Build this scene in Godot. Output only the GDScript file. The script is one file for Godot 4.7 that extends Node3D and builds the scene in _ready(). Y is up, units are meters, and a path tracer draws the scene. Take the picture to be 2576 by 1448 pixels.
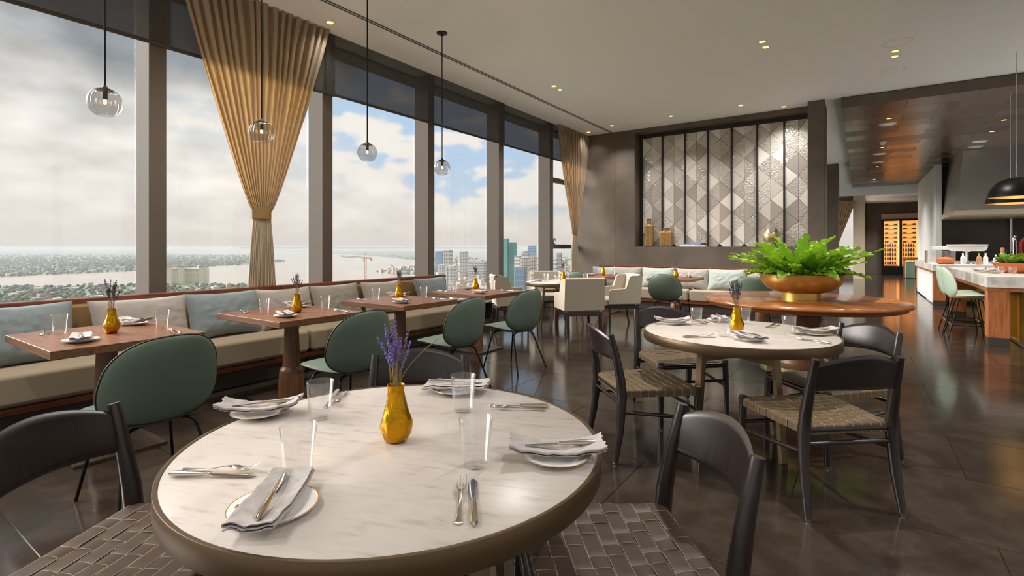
extends Node3D

# ---------------------------------------------------------------- geometry
class Geo:
	var v := PackedVector3Array()
	var n := PackedVector3Array()
	var t := PackedVector2Array()
	var i := PackedInt32Array()

	func vert(p: Vector3, nn: Vector3, uv := Vector2.ZERO) -> int:
		v.append(p); n.append(nn); t.append(uv)
		return v.size() - 1

	func tri(a: int, b: int, c: int) -> void:
		i.append(a); i.append(b); i.append(c)

	func quad(a: int, b: int, c: int, d: int) -> void:
		tri(a, b, c); tri(a, c, d)

	func flat_quad(a: Vector3, b: Vector3, c: Vector3, d: Vector3) -> void:
		var nn := (b - a).cross(d - a).normalized()
		quad(vert(a, nn, Vector2(0, 0)), vert(b, nn, Vector2(1, 0)), vert(c, nn, Vector2(1, 1)), vert(d, nn, Vector2(0, 1)))

	# f(u, v) -> Vector3 over the unit square
	func surf(f: Callable, nu: int, nv: int, wrap := false, flip := false) -> void:
		var p: Array[Vector3] = []
		for b in nv + 1:
			for a in nu + 1:
				p.append(f.call(float(a) / nu, float(b) / nv))
		var start := v.size()
		var w := nu + 1
		var bad: Array[int] = []
		for b in nv + 1:
			for a in nu + 1:
				var a0 := a - 1 if a > 0 else (nu - 1 if wrap else 0)
				var a1 := a + 1 if a < nu else (1 if wrap else nu)
				var b0 := maxi(b - 1, 0)
				var b1 := mini(b + 1, nv)
				var nn := (p[b * w + a1] - p[b * w + a0]).cross(p[b1 * w + a] - p[b0 * w + a])
				if nn.length_squared() < 1e-16:
					bad.append(b * w + a)
				nn = nn.normalized()
				vert(p[b * w + a], -nn if flip else nn, Vector2(float(a) / nu, float(b) / nv))
		for k in bad:
			var b := k / w
			var o := k + w if b == 0 else k - w
			n[start + k] = n[start + o]
		if bad.size() > 1:                      # poles: one shared normal
			for row in [0, nv]:
				var s := Vector3.ZERO
				var has := false
				for k in bad:
					if k / w == row:
						s += n[start + k]; has = true
				if has:
					for k in bad:
						if k / w == row: n[start + k] = s.normalized()
		for b in nv:
			for a in nu:
				var q := start + b * w + a
				quad(q, q + 1, q + w + 1, q + w)

	func box(c: Vector3, s: Vector3, bev := 0.0, bs := Basis()) -> void:
		var h := s * 0.5
		bev = minf(bev, minf(h.x, minf(h.y, h.z)) * 0.9)
		var id := {}
		for x in [-1, 1]:
			for y in [-1, 1]:
				for z in [-1, 1]:
					for ax in 3:
						var q := Vector3(x * (h.x - bev), y * (h.y - bev), z * (h.z - bev))
						q[ax] += bev * [x, y, z][ax]
						var nn := Vector3.ZERO
						nn[ax] = [x, y, z][ax]
						id[[x, y, z, ax]] = vert(c + bs * q, bs * nn, Vector2(q[(ax + 1) % 3], q[(ax + 2) % 3]))
		for ax in 3:
			for sg in [-1, 1]:
				var k := []
				for ab in [[-1, -1], [1, -1], [1, 1], [-1, 1]]:
					var e := [0, 0, 0]
					e[ax] = sg; e[(ax + 1) % 3] = ab[0]; e[(ax + 2) % 3] = ab[1]
					k.append(id[[e[0], e[1], e[2], ax]])
				quad(k[0], k[1], k[2], k[3])
		if bev > 0.0:
			for ax in 3:
				var b1 := (ax + 1) % 3
				var b2 := (ax + 2) % 3
				for s1 in [-1, 1]:
					for s2 in [-1, 1]:
						var e := [0, 0, 0]
						e[b1] = s1; e[b2] = s2; e[ax] = -1
						var lo := e.duplicate()
						e[ax] = 1
						quad(id[lo + [b1]], id[lo + [b2]], id[e + [b2]], id[e + [b1]])
			for x in [-1, 1]:
				for y in [-1, 1]:
					for z in [-1, 1]:
						tri(id[[x, y, z, 0]], id[[x, y, z, 1]], id[[x, y, z, 2]])

	# profile of (radius, height), run from the bottom up along the outside
	func lathe(pr: Array, seg := 24, c := Vector3.ZERO, wob: Variant = null) -> void:
		var m := pr.size()
		var sn: Array[Vector2] = []
		for k in m - 1:
			var e: Vector2 = pr[k + 1] - pr[k]
			sn.append(Vector2(e.y, -e.x).normalized())
		for k in m - 1:
			var n0 := sn[k]
			var n1 := sn[k]
			if k > 0 and sn[k - 1].dot(sn[k]) > 0.6: n0 = (sn[k - 1] + sn[k]).normalized()
			if k < m - 2 and sn[k + 1].dot(sn[k]) > 0.6: n1 = (sn[k + 1] + sn[k]).normalized()
			var base := v.size()
			for a in seg + 1:
				var an := TAU * a / seg
				var ca := cos(an)
				var sa := sin(an)
				for q in 2:
					var pt: Vector2 = pr[k + q]
					var nn: Vector2 = n1 if q else n0
					var r := pt.x
					if wob != null: r *= wob.call(an, pt.y)
					vert(c + Vector3(ca * r, pt.y, sa * r), Vector3(ca * nn.x, nn.y, sa * nn.x), Vector2(float(a) / seg, pt.y))
			for a in seg:
				var q := base + a * 2
				quad(q, q + 2, q + 3, q + 1)

	# like lathe, but the wobble bends the normals too
	func revolve(pr: Array, seg: int, wob: Callable) -> void:
		var m := pr.size() - 1
		surf(func(u: float, w: float) -> Vector3:
			var k := mini(floori(w * m + 1e-4), m - 1)
			var q: Vector2 = (pr[k] as Vector2).lerp(pr[k + 1], w * m - k)
			var an := u * TAU
			var r: float = q.x * wob.call(an, q.y)
			return Vector3(cos(an) * r, q.y, sin(an) * r), seg, m, true, true)

	func tube(pts: Array, rad: Variant, seg := 8, caps := true, squash := 1.0) -> void:
		var m := pts.size()
		var dir: Vector3 = (pts[1] - pts[0]).normalized()
		var side := dir.cross(Vector3.UP if absf(dir.y) < 0.9 else Vector3.RIGHT).normalized()
		var base := v.size()
		for k in m:
			var d: Vector3 = (pts[mini(k + 1, m - 1)] - pts[maxi(k - 1, 0)]).normalized()
			side = (side - d * side.dot(d)).normalized()
			var up := side.cross(d)
			var r: float = rad[k] if rad is Array else rad
			for a in seg + 1:
				var an := TAU * a / seg
				var o := side * cos(an) + up * sin(an) * squash
				vert(pts[k] + o * r, (side * cos(an) * squash + up * sin(an)).normalized(), Vector2(float(a) / seg, float(k) / (m - 1)))
		for k in m - 1:
			for a in seg:
				var q := base + k * (seg + 1) + a
				quad(q, q + 1, q + seg + 2, q + seg + 1)
		if caps:
			for e in 2:
				var k := (m - 1) * e
				var d: Vector3 = (pts[k] - pts[k + (-1 if e else 1)]).normalized()
				var cc := vert(pts[k], d)
				var f := v.size()
				for a in seg + 1: vert(v[base + k * (seg + 1) + a], d)
				for a in seg: tri(cc, f + a, f + a + 1)

	# polygon in the xz plane, raised from y0 to y1
	func prism(poly: PackedVector2Array, y0: float, y1: float) -> void:
		var ids := Geometry2D.triangulate_polygon(poly)
		for e in 2:
			var y := y1 if e else y0
			var nn := Vector3.UP if e else Vector3.DOWN
			var b := v.size()
			for q in poly: vert(Vector3(q.x, y, q.y), nn, q)
			for k in range(0, ids.size(), 3): tri(b + ids[k], b + ids[k + 1], b + ids[k + 2])
		var ccw := 0.0
		for k in poly.size():
			var a := poly[k]
			var b := poly[(k + 1) % poly.size()]
			ccw += a.x * b.y - b.x * a.y
		for k in poly.size():
			var a := poly[k]
			var b := poly[(k + 1) % poly.size()]
			var nn := Vector3(b.y - a.y, 0, a.x - b.x).normalized() * signf(ccw)
			quad(vert(Vector3(a.x, y0, a.y), nn), vert(Vector3(b.x, y0, b.y), nn), vert(Vector3(b.x, y1, b.y), nn), vert(Vector3(a.x, y1, a.y), nn))

	# closed lens over a flat outline: outl(angle) -> Vector2, f(point, side from -1 to 1) -> Vector3
	func pad(outl: Callable, f: Callable, nr := 8, na := 40) -> void:
		surf(func(a: float, b: float) -> Vector3:
			var w := 2.0 * b - 1.0                      # -1 back centre, 0 rim, 1 front centre
			var r := cos(absf(w) * PI * 0.5) if absf(w) < 0.9999 else 0.0
			var o: Vector2 = outl.call(a * TAU)
			return f.call(o * r, signf(w) * sqrt(maxf(0.0, 1.0 - r * r))), na, nr * 2, true)

	func add(o: Geo, x: Transform3D) -> void:
		var b := v.size()
		for k in o.v.size():
			vert(x * o.v[k], (x.basis * o.n[k]).normalized(), o.t[k])
		for k in o.i: i.append(b + k)

	func done() -> ArrayMesh:
		for k in range(0, i.size(), 3):
			var a := i[k]
			var b := i[k + 1]
			var c := i[k + 2]
			if (v[b] - v[a]).cross(v[c] - v[a]).dot(n[a] + n[b] + n[c]) > 0.0:
				i[k + 1] = c; i[k + 2] = b
		var arr := []
		arr.resize(Mesh.ARRAY_MAX)
		arr[Mesh.ARRAY_VERTEX] = v
		arr[Mesh.ARRAY_NORMAL] = n
		arr[Mesh.ARRAY_TEX_UV] = t
		arr[Mesh.ARRAY_INDEX] = i
		var m := ArrayMesh.new()
		m.add_surface_from_arrays(Mesh.PRIMITIVE_TRIANGLES, arr)
		return m

# ---------------------------------------------------------------- scene tree helpers
var M := {}
var K := {}                     # shared meshes
var taken := {}
var rng := RandomNumberGenerator.new()

func numbered(called: String) -> String:
	taken[called] = taken.get(called, -1) + 1
	return called if taken[called] == 0 else "%s_%03d" % [called, taken[called]]

func P(x: float, y: float, d: float) -> Vector3:     # d runs into the room, away from the camera
	return Vector3(x, y, -d)

func yaw_to(dx: float, dd: float) -> float:          # turn a thing whose front is -z to face that way
	return atan2(-dx, dd)

func tag(o: Node, label: String, category: String, group := "") -> void:
	o.set_meta("label", label)
	o.set_meta("category", category)
	if group: o.set_meta("group", group)

func thing(called: String, label: String, category: String, at: Vector3, turn := 0.0, group := "") -> Node3D:
	var o := Node3D.new()
	o.name = numbered(called)
	add_child(o)
	o.position = at
	o.rotation.y = turn
	tag(o, label, category, group)
	return o

func part(parent: Node, called: String, mesh: Mesh, m: Material, at := Vector3.ZERO, turn := Vector3.ZERO) -> MeshInstance3D:
	var o := MeshInstance3D.new()
	o.name = called
	o.mesh = mesh
	o.material_override = m
	parent.add_child(o, true)
	o.position = at
	o.rotation = turn
	return o

func solo(called: String, mesh: Mesh, m: Material, label: String, category: String, at: Vector3, turn := 0.0, group := "") -> MeshInstance3D:
	var o := part(self, numbered(called), mesh, m, at, Vector3(0, turn, 0))
	tag(o, label, category, group)
	return o

func copy(o: Node3D, label: String, at: Vector3, turn := 0.0) -> Node3D:
	var c: Node3D = o.duplicate()
	var base := String(o.name)
	var rx := RegEx.create_from_string("_\\d{3}$")
	c.name = numbered(rx.sub(base, ""))
	add_child(c)
	c.position = at
	c.rotation.y = turn
	c.set_meta("label", label)
	return c

func shell(called: String, parent: Node = null) -> Node3D:
	var o := Node3D.new()
	o.name = called
	(parent if parent else self).add_child(o, true)
	o.set_meta("kind", "structure")
	return o

func struct_mesh(called: String, mesh: Mesh, m: Material) -> MeshInstance3D:
	var o := part(self, called, mesh, m)
	o.set_meta("kind", "structure")
	return o

func bx(s: Vector3, bev := 0.0, c := Vector3.ZERO) -> ArrayMesh:
	var key := ["bx", s, bev, c]
	if not K.has(key):
		var g := Geo.new()
		g.box(c, s, bev)
		K[key] = g.done()
	return K[key]

# box between room coordinates x0..x1, y0..y1, d0..d1
func slab(x0: float, x1: float, y0: float, y1: float, d0: float, d1: float, bev := 0.0) -> ArrayMesh:
	var g := Geo.new()
	g.box(P((x0 + x1) / 2, (y0 + y1) / 2, (d0 + d1) / 2), Vector3(x1 - x0, y1 - y0, d1 - d0), bev)
	return g.done()

func lathed(pr: Array, seg := 24, wob: Variant = null) -> ArrayMesh:
	var g := Geo.new()
	g.lathe(pr, seg, Vector3.ZERO, wob)
	return g.done()

func tubed(pts: Array, rad: Variant, seg := 8, squash := 1.0) -> ArrayMesh:
	var g := Geo.new()
	g.tube(pts, rad, seg, true, squash)
	return g.done()

func bend_path(pts: Array, r: float, steps := 5) -> Array:   # rounds the corners of a polyline
	var out := [pts[0]]
	for k in range(1, pts.size() - 1):
		var a: Vector3 = pts[k] + (pts[k - 1] - pts[k]).normalized() * r
		var b: Vector3 = pts[k] + (pts[k + 1] - pts[k]).normalized() * r
		for s in steps + 1:
			var f := float(s) / steps
			out.append(a.lerp(pts[k], f).lerp((pts[k] as Vector3).lerp(b, f), f))
	out.append(pts[-1])
	return out

# ---------------------------------------------------------------- materials
func mat(called: String, c: Color, rough := 0.6, metal := 0.0) -> StandardMaterial3D:
	var m := StandardMaterial3D.new()
	m.resource_name = called
	m.albedo_color = c
	m.roughness = rough
	m.metallic = metal
	M[called] = m
	return m

func noise(type: int, freq: float, oct := 4, sd := 1) -> FastNoiseLite:
	var f := FastNoiseLite.new()
	f.noise_type = type
	f.frequency = freq
	f.fractal_octaves = oct
	f.seed = sd
	return f

func ntex(f: FastNoiseLite, cols: Array, offs: Array, size := 512, normal := false, bump := 4.0) -> NoiseTexture2D:
	var t := NoiseTexture2D.new()
	t.width = size
	t.height = size
	t.seamless = true
	t.noise = f
	if normal:
		t.as_normal_map = true
		t.bump_strength = bump
	else:
		var g := Gradient.new()
		g.offsets = PackedFloat32Array(offs)
		g.colors = PackedColorArray(cols)
		t.color_ramp = g
	return t

func tri_map(m: StandardMaterial3D, s: Vector3, world := false) -> void:
	m.uv1_triplanar = true
	m.uv1_world_triplanar = world
	m.uv1_scale = s

func make_materials() -> void:
	var S := FastNoiseLite.TYPE_SIMPLEX_SMOOTH
	# timbers: one grain picture, stretched along the run of each piece
	var grain := noise(S, 0.012, 5, 3)
	var walnut := ntex(grain, [Color("4d2c1b"), Color("6a4229"), Color("7b5134"), Color("5b3721")], [0.0, 0.35, 0.65, 1.0])
	for w in [["wood_along_x", Vector3(0.25, 4, 4)], ["wood_along_y", Vector3(4, 0.25, 4)], ["wood_along_z", Vector3(4, 4, 0.25)]]:
		var m := mat(w[0], Color.WHITE, 0.42)
		m.albedo_texture = walnut
		tri_map(m, w[1])
	var teak := ntex(grain, [Color("743f1e"), Color("935529"), Color("a36536"), Color("82471f")], [0.0, 0.35, 0.65, 1.0])
	var mt := mat("round_wood", Color.WHITE, 0.24)
	mt.albedo_texture = teak
	tri_map(mt, Vector3(0.5, 4, 3))
	mt.clearcoat_enabled = true
	mt.clearcoat = 0.5
	mt.clearcoat_roughness = 0.12
	var oak := mat("bar_wood", Color.WHITE, 0.45)
	oak.albedo_texture = ntex(grain, [Color("8a4a26"), Color("a86238"), Color("b87443"), Color("97532d")], [0.0, 0.35, 0.65, 1.0])
	tri_map(oak, Vector3(4, 0.3, 4))
	var rail := mat("rail_wood", Color.WHITE, 0.35)
	rail.albedo_texture = ntex(grain, [Color("44200f"), Color("64321a"), Color("77401f"), Color("52280f")], [0.0, 0.35, 0.65, 1.0])
	tri_map(rail, Vector3(4, 4, 0.25))
	var ebony := mat("dark_wood", Color.WHITE, 0.30)
	ebony.albedo_texture = ntex(noise(S, 0.015, 4, 5), [Color("181110"), Color("231a18"), Color("2c2220")], [0.0, 0.5, 1.0])
	tri_map(ebony, Vector3(6, 0.6, 6))
	ebony.clearcoat_enabled = true
	ebony.clearcoat = 0.35
	ebony.clearcoat_roughness = 0.28
	# marble
	var mn := noise(S, 0.006, 5, 9)
	mn.domain_warp_enabled = true
	mn.domain_warp_amplitude = 25.0
	mn.domain_warp_frequency = 0.01
	var marble := mat("marble", Color.WHITE, 0.30)
	marble.albedo_texture = ntex(mn, [Color("988e86"), Color("b5aba3"), Color("bfb5ad"), Color("c4bbb3"), Color("bbb1a9")], [0.0, 0.22, 0.34, 0.6, 1.0], 1024)
	tri_map(marble, Vector3(0.9, 0.9, 3.6))
	marble.metallic_specular = 0.36
	var cm := mat("counter_marble", Color.WHITE, 0.25)
	cm.albedo_texture = ntex(mn, [Color("c4bfb9"), Color("dedad5"), Color("e8e5e1"), Color("eeebe7"), Color("e2ded9")], [0.0, 0.22, 0.34, 0.6, 1.0], 512)
	tri_map(cm, Vector3(0.6, 0.6, 0.6))
	# floor
	var fn := noise(S, 0.006, 7, 21)
	fn.domain_warp_enabled = true
	fn.domain_warp_amplitude = 40.0
	var fleck := noise(S, 0.09, 3, 22)
	for k in 3:
		var m := mat("floor_%d" % k, [Color("8f857c"), Color("857b73"), Color("978b80")][k], 0.16)
		m.albedo_texture = ntex(fn, [Color("504a46"), Color("5e5853"), Color("6b655f"), Color("58524d")], [0.0, 0.42, 0.6, 1.0], 1024)
		tri_map(m, Vector3(0.45, 0.45, 0.45), true)
		m.uv1_offset = Vector3(0.31 * k, 0, 0.17 * k)
		m.roughness_texture = ntex(fleck, [Color(0.55, 0.55, 0.55), Color(0.8, 0.8, 0.8), Color(1.25, 1.25, 1.25).clamp()], [0.0, 0.5, 1.0], 512)
		m.roughness = 0.17
		m.metallic_specular = 0.42
	M["floor_1"].albedo_texture = M["floor_0"].albedo_texture
	M["floor_2"].albedo_texture = M["floor_0"].albedo_texture
	M["floor_1"].roughness_texture = M["floor_0"].roughness_texture
	M["floor_2"].roughness_texture = M["floor_0"].roughness_texture
	mat("joint", Color("2b2724"), 0.8)
	# paint and wall cladding
	mat("ceiling_paint", Color("f2f5f8"), 0.9)
	mat("bounce_deck_pale", Color("e6e3dd"), 0.8)  # for the added deck that throws daylight upwards
	mat("slot_dark", Color("1c1a18"), 0.9)
	mat("cream_paint", Color("cdbda6"), 0.9)
	mat("white_paint", Color("e8e6e2"), 0.8)
	var clad := mat("wall_panel", Color.WHITE, 0.5)
	clad.albedo_texture = ntex(noise(S, 0.006, 5, 31), [Color("564c43"), Color("5f554b"), Color("665b50")], [0.0, 0.5, 1.0])
	tri_map(clad, Vector3(0.5, 0.5, 0.5), true)
	mat("wall_dark", Color("3c342d"), 0.6)
	mat("kitchen_dark", Color("3f3933"), 0.45)
	mat("pier_metal", Color("5a524b"), 0.8)
	mat("pier_dark", Color("3b312c"), 0.5)
	mat("frame_metal", Color("4a433c"), 0.45, 0.3)
	mat("black_metal", Color("161413"), 0.38, 0.5)
	mat("mullion_dark", Color("241d1a"), 0.5)
	for k in 4:
		var m := mat("soffit_%d" % k, [Color("5a4533"), Color("4d3b2d"), Color("665040"), Color("54402f")][k], [0.22, 0.28, 0.25, 0.32][k])
		m.metallic = 0.35
	# textiles
	var weave := Image.create(64, 64, false, Image.FORMAT_RGB8)
	var weave_h := Image.create(64, 64, false, Image.FORMAT_RGB8)
	rng.seed = 5
	for y in 64:
		for x in 64:
			var over := ((x / 4) + (y / 4)) % 2 == 0
			var l := 0.86 + 0.14 * (sin(x * PI / 4.0) if over else sin(y * PI / 4.0)) * 0.5 + rng.randf() * 0.08
			weave.set_pixel(x, y, Color(l, l, l).clamp())
			var hh := 0.5 + 0.5 * (absf(sin((y % 4 + 0.5) * PI / 4.0)) if over else -absf(sin((x % 4 + 0.5) * PI / 4.0)))
			weave_h.set_pixel(x, y, Color(hh, hh, hh).clamp())
	var wt := ImageTexture.create_from_image(weave)
	var wh := ImageTexture.create_from_image(weave_h)
	for w in [["seat_linen", Color("a99a83"), 30.0], ["cushion_blue", Color("8b979c"), 16.0], ["cushion_grey", Color("a09b92"), 16.0], ["cushion_cream", Color("b0a9a3"), 16.0], ["cushion_mint", Color("b7c0b8"), 16.0], ["napkin", Color("c3bbb8"), 40.0], ["armchair_cloth", Color("c6bba9"), 18.0]]:
		var m := mat(w[0], w[1], 0.92)
		m.albedo_texture = wt
		m.heightmap_enabled = true
		m.heightmap_texture = wh
		m.heightmap_scale = 0.03
		tri_map(m, Vector3.ONE * w[2])
		m.rim_enabled = true
		m.rim = 0.25
		m.rim_tint = 0.6
	M["napkin"].heightmap_scale = 0.012
	var lin := mat("curtain_linen", Color("cdbfa8"), 0.95)
	lin.albedo_texture = wt
	tri_map(lin, Vector3.ONE * 12.0)
	lin.backlight_enabled = true
	lin.backlight = Color(1.0, 0.84, 0.56)
	var lin2 := lin.duplicate()                    # many layers gathered together let less through
	lin2.resource_name = "curtain_gathered"
	lin2.backlight = Color(0.25, 0.21, 0.15)
	M["curtain_gathered"] = lin2
	var shade := mat("shade_fabric", Color("454240"), 0.9)
	shade.transparency = BaseMaterial3D.TRANSPARENCY_ALPHA
	shade.albedo_color.a = 0.72
	mat("shade_bar", Color("3a322b"), 0.6)
	var hide := noise(FastNoiseLite.TYPE_CELLULAR, 0.06, 2, 41)
	var hn := ntex(hide, [], [], 256, true, 2.0)
	for w in [["strap_brown", Color("4b3c32"), 0.45], ["strap_olive", Color("5c4c36"), 0.45], ["leather_green", Color("5f6e60"), 0.42], ["leather_mint", Color("b6ccb8"), 0.4], ["leather_tan", Color("8a7048"), 0.55]]:
		var m := mat(w[0], w[1], w[2])
		m.normal_enabled = true
		m.normal_texture = hn
		m.normal_scale = 0.25
		m.metallic_specular = 0.38
		tri_map(m, Vector3.ONE * 14.0)
	mat("piping_dark", Color("262b27"), 0.5)
	mat("piping_pink", Color("b9806f"), 0.5)
	# metals and table ware
	var gold := mat("gold_leaf", Color("c8901a"), 0.3, 1.0)
	gold.normal_enabled = true
	gold.normal_texture = ntex(noise(S, 0.02, 4, 51), [], [], 256, true, 6.0)
	gold.normal_scale = 0.6
	tri_map(gold, Vector3.ONE * 7.0)
	mat("brass", Color("ddcfa0"), 0.36, 1.0)
	mat("brass_edge", Color("b7aa92"), 0.4, 0.4)
	mat("bowl_brass", Color("c6a055"), 0.34, 0.8)
	mat("base_bronze", Color("4b3d31"), 0.45, 0.5)
	mat("bronze_edge", Color("806a4e"), 0.38, 0.7)
	mat("table_edge", Color("5d4a34"), 0.4, 0.6)
	mat("silver", Color("dcd3c4"), 0.16, 1.0)
	mat("steel", Color("c9ccce"), 0.3, 1.0)
	mat("hood_sheet", Color("a9a7a4"), 0.28, 1.0)
	mat("chrome", Color("dedede"), 0.08, 1.0)
	mat("porcelain", Color("eceae6"), 0.15)
	mat("porcelain_mint", Color("dfe5de"), 0.2)
	mat("emblem_gold", Color("c08a22"), 0.4, 0.6)
	mat("terracotta", Color("b5602f"), 0.6)
	mat("enamel_red", Color("7c1d20"), 0.2)
	mat("mint_paint", Color("a8cdb4"), 0.5)
	mat("mustard", Color("a2740e"), 0.5)
	mat("plastic_white", Color("e4e0d6"), 0.5)
	mat("cork", Color("b9895a"), 0.7)
	var gl := mat("clear_glass", Color(1, 1, 1, 0.02), 0.02)
	gl.transparency = BaseMaterial3D.TRANSPARENCY_ALPHA
	var wg := mat("window_glass", Color(0.85, 0.9, 0.9, 0.03), 0.01)
	wg.transparency = BaseMaterial3D.TRANSPARENCY_ALPHA
	wg.metallic_specular = 0.35
	var sg := mat("smoked_glass", Color(0.06, 0.06, 0.06, 0.30), 0.03)
	sg.transparency = BaseMaterial3D.TRANSPARENCY_ALPHA
	var bot := mat("bottle_glass", Color(0.05, 0.08, 0.04), 0.08)
	bot.metallic_specular = 0.6
	# plants
	mat("lavender_stem", Color("8d7748"), 0.8)
	mat("lavender_bloom", Color("6d62a0"), 0.85)
	mat("lavender_dry", Color("453f55"), 0.85)
	for w in [["fern_bright", Color("8fb52a")], ["fern_mid", Color("648f24")], ["fern_deep", Color("3c6a24")]]:
		var m := mat(w[0], w[1], 0.42)
		m.backlight_enabled = true
		m.backlight = Color(0.45, 0.6, 0.12)
	mat("strap_edge", Color("9c907b"), 0.7)
	var tg := mat("tumbler_glass", Color(0.75, 0.75, 0.75, 0.035), 0.02)
	tg.transparency = BaseMaterial3D.TRANSPARENCY_ALPHA
	tg.metallic_specular = 0.7
	# lamps
	for w in [["glow_bulb", Color(1.0, 0.68, 0.32), 6.0], ["glow_dome", Color(1.0, 0.72, 0.4), 1.6], ["glow_downlight", Color(1.0, 0.72, 0.34), 2.2], ["glow_wine", Color(1.0, 0.62, 0.28), 0.9]]:
		var m := mat(w[0], Color(0.9, 0.8, 0.6), 0.5)
		m.emission_enabled = true
		m.emission = w[1]
		m.emission_energy_multiplier = w[2]

# ---------------------------------------------------------------- light and air
const SKY_GAIN := 0.74
const SUN_ENERGY := 1.8
const DOWNLIGHT := 3.2
const CEILING := 4.04

func make_camera() -> void:
	var cam := Camera3D.new()
	cam.name = "camera"
	add_child(cam)
	cam.projection = Camera3D.PROJECTION_FRUSTUM      # level camera, lens shifted down
	cam.near = 0.05
	cam.far = 60000.0
	cam.size = 0.05 * 1448.0 / 1280.0
	cam.frustum_offset = Vector2(0, -0.05 * 102.0 / 1280.0)
	cam.position = Vector3(0, 1.32, 0)
	cam.rotation.y = atan(876.0 / 1280.0)
	cam.current = true

func make_sky() -> void:
	var w := 2048
	var h := 1024
	var data := PackedFloat32Array()
	data.resize(w * h * 3)
	var big := noise(FastNoiseLite.TYPE_SIMPLEX_SMOOTH, 0.55, 3, 77)
	var puff := noise(FastNoiseLite.TYPE_SIMPLEX_SMOOTH, 1.7, 6, 12)
	var haze := Vector3(0.62, 0.575, 0.525)
	var white := Vector3(0.80, 0.765, 0.715)
	var grey := Vector3(0.21, 0.245, 0.275)
	var blue := Vector3(0.42, 0.58, 0.76)
	for y in h:
		var e := PI * (0.5 - (y + 0.5) / h)
		for x in w:
			var c := haze
			if e > 0.0:
				var az := wrapf(TAU * (x + 0.5) / w, -PI, PI)     # 0 is down the room, negative to the left
				var dir := Vector3(sin(az) * cos(e), sin(e), -cos(az) * cos(e))
				var q := Vector3(dir.x, 0, dir.z) / (dir.y + 0.22)
				var b := big.get_noise_3d(dir.x * 2.0, dir.y * 5.0, dir.z * 2.0)
				var f := puff.get_noise_2d(q.x * 1.3, q.z * 1.3)
				var p := puff.get_noise_3d(dir.x * 5.0 + 9.0, dir.y * 11.0, dir.z * 5.0)
				# grey deck overhead, thinning towards the horizon; bright veil below it
				var g := smoothstep(0.10, 0.34, dir.y + 0.14 * b + 0.10 * f) * (1.0 - 0.6 * smoothstep(0.45, 0.8, dir.y))
				c = white.lerp(grey, g * 0.95)
				c *= 1.0 + 0.30 * p + 0.16 * f
				# gaps of blue above banks of cumulus
				var open := big.get_noise_3d(dir.x * 1.6 + 4.0, dir.y * 2.4, dir.z * 1.6) + 0.9 * exp(-pow((az + 0.60) / 0.24, 2.0))
				var gap := smoothstep(0.25, 0.55, open) * smoothstep(0.04, 0.10, dir.y)
				var cum := smoothstep(-0.16, 0.14, 0.9 * p + 0.25 * f + 0.28 - dir.y * 1.7)
				c = c.lerp(blue.lerp(white * 1.04, cum), gap)
				c = c.lerp(haze, exp(-dir.y * 13.0))
			var k := (y * w + x) * 3
			data[k] = c.x * SKY_GAIN
			data[k + 1] = c.y * SKY_GAIN
			data[k + 2] = c.z * SKY_GAIN
	var im := Image.create_from_data(w, h, false, Image.FORMAT_RGBF, data.to_byte_array())
	var pm := PanoramaSkyMaterial.new()
	pm.panorama = ImageTexture.create_from_image(im)
	var sky := Sky.new()
	sky.sky_material = pm
	var env := Environment.new()
	env.background_mode = Environment.BG_SKY
	env.sky = sky
	env.tonemap_mode = Environment.TONE_MAPPER_LINEAR
	env.tonemap_exposure = 1.62
	env.sdfgi_enabled = true
	env.ssao_enabled = true
	env.ssil_enabled = true
	env.volumetric_fog_enabled = true
	env.volumetric_fog_density = 0.0
	var we := WorldEnvironment.new()
	we.name = "air"
	we.environment = env
	add_child(we)

func make_sun() -> void:                       # veiled by cloud: a wide, soft source on the window side
	var s := DirectionalLight3D.new()
	s.name = "veiled_sun"
	add_child(s)
	s.light_color = Color(1.0, 0.975, 0.945)
	s.light_energy = SUN_ENERGY
	s.light_angular_distance = 42.0
	s.shadow_enabled = true
	s.look_at_from_position(Vector3.ZERO, -Vector3(-0.84, 0.42, 0.36))

# ---------------------------------------------------------------- the room
const WIN0 := -3.65              # first pier; a pier every 1.9 m

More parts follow.
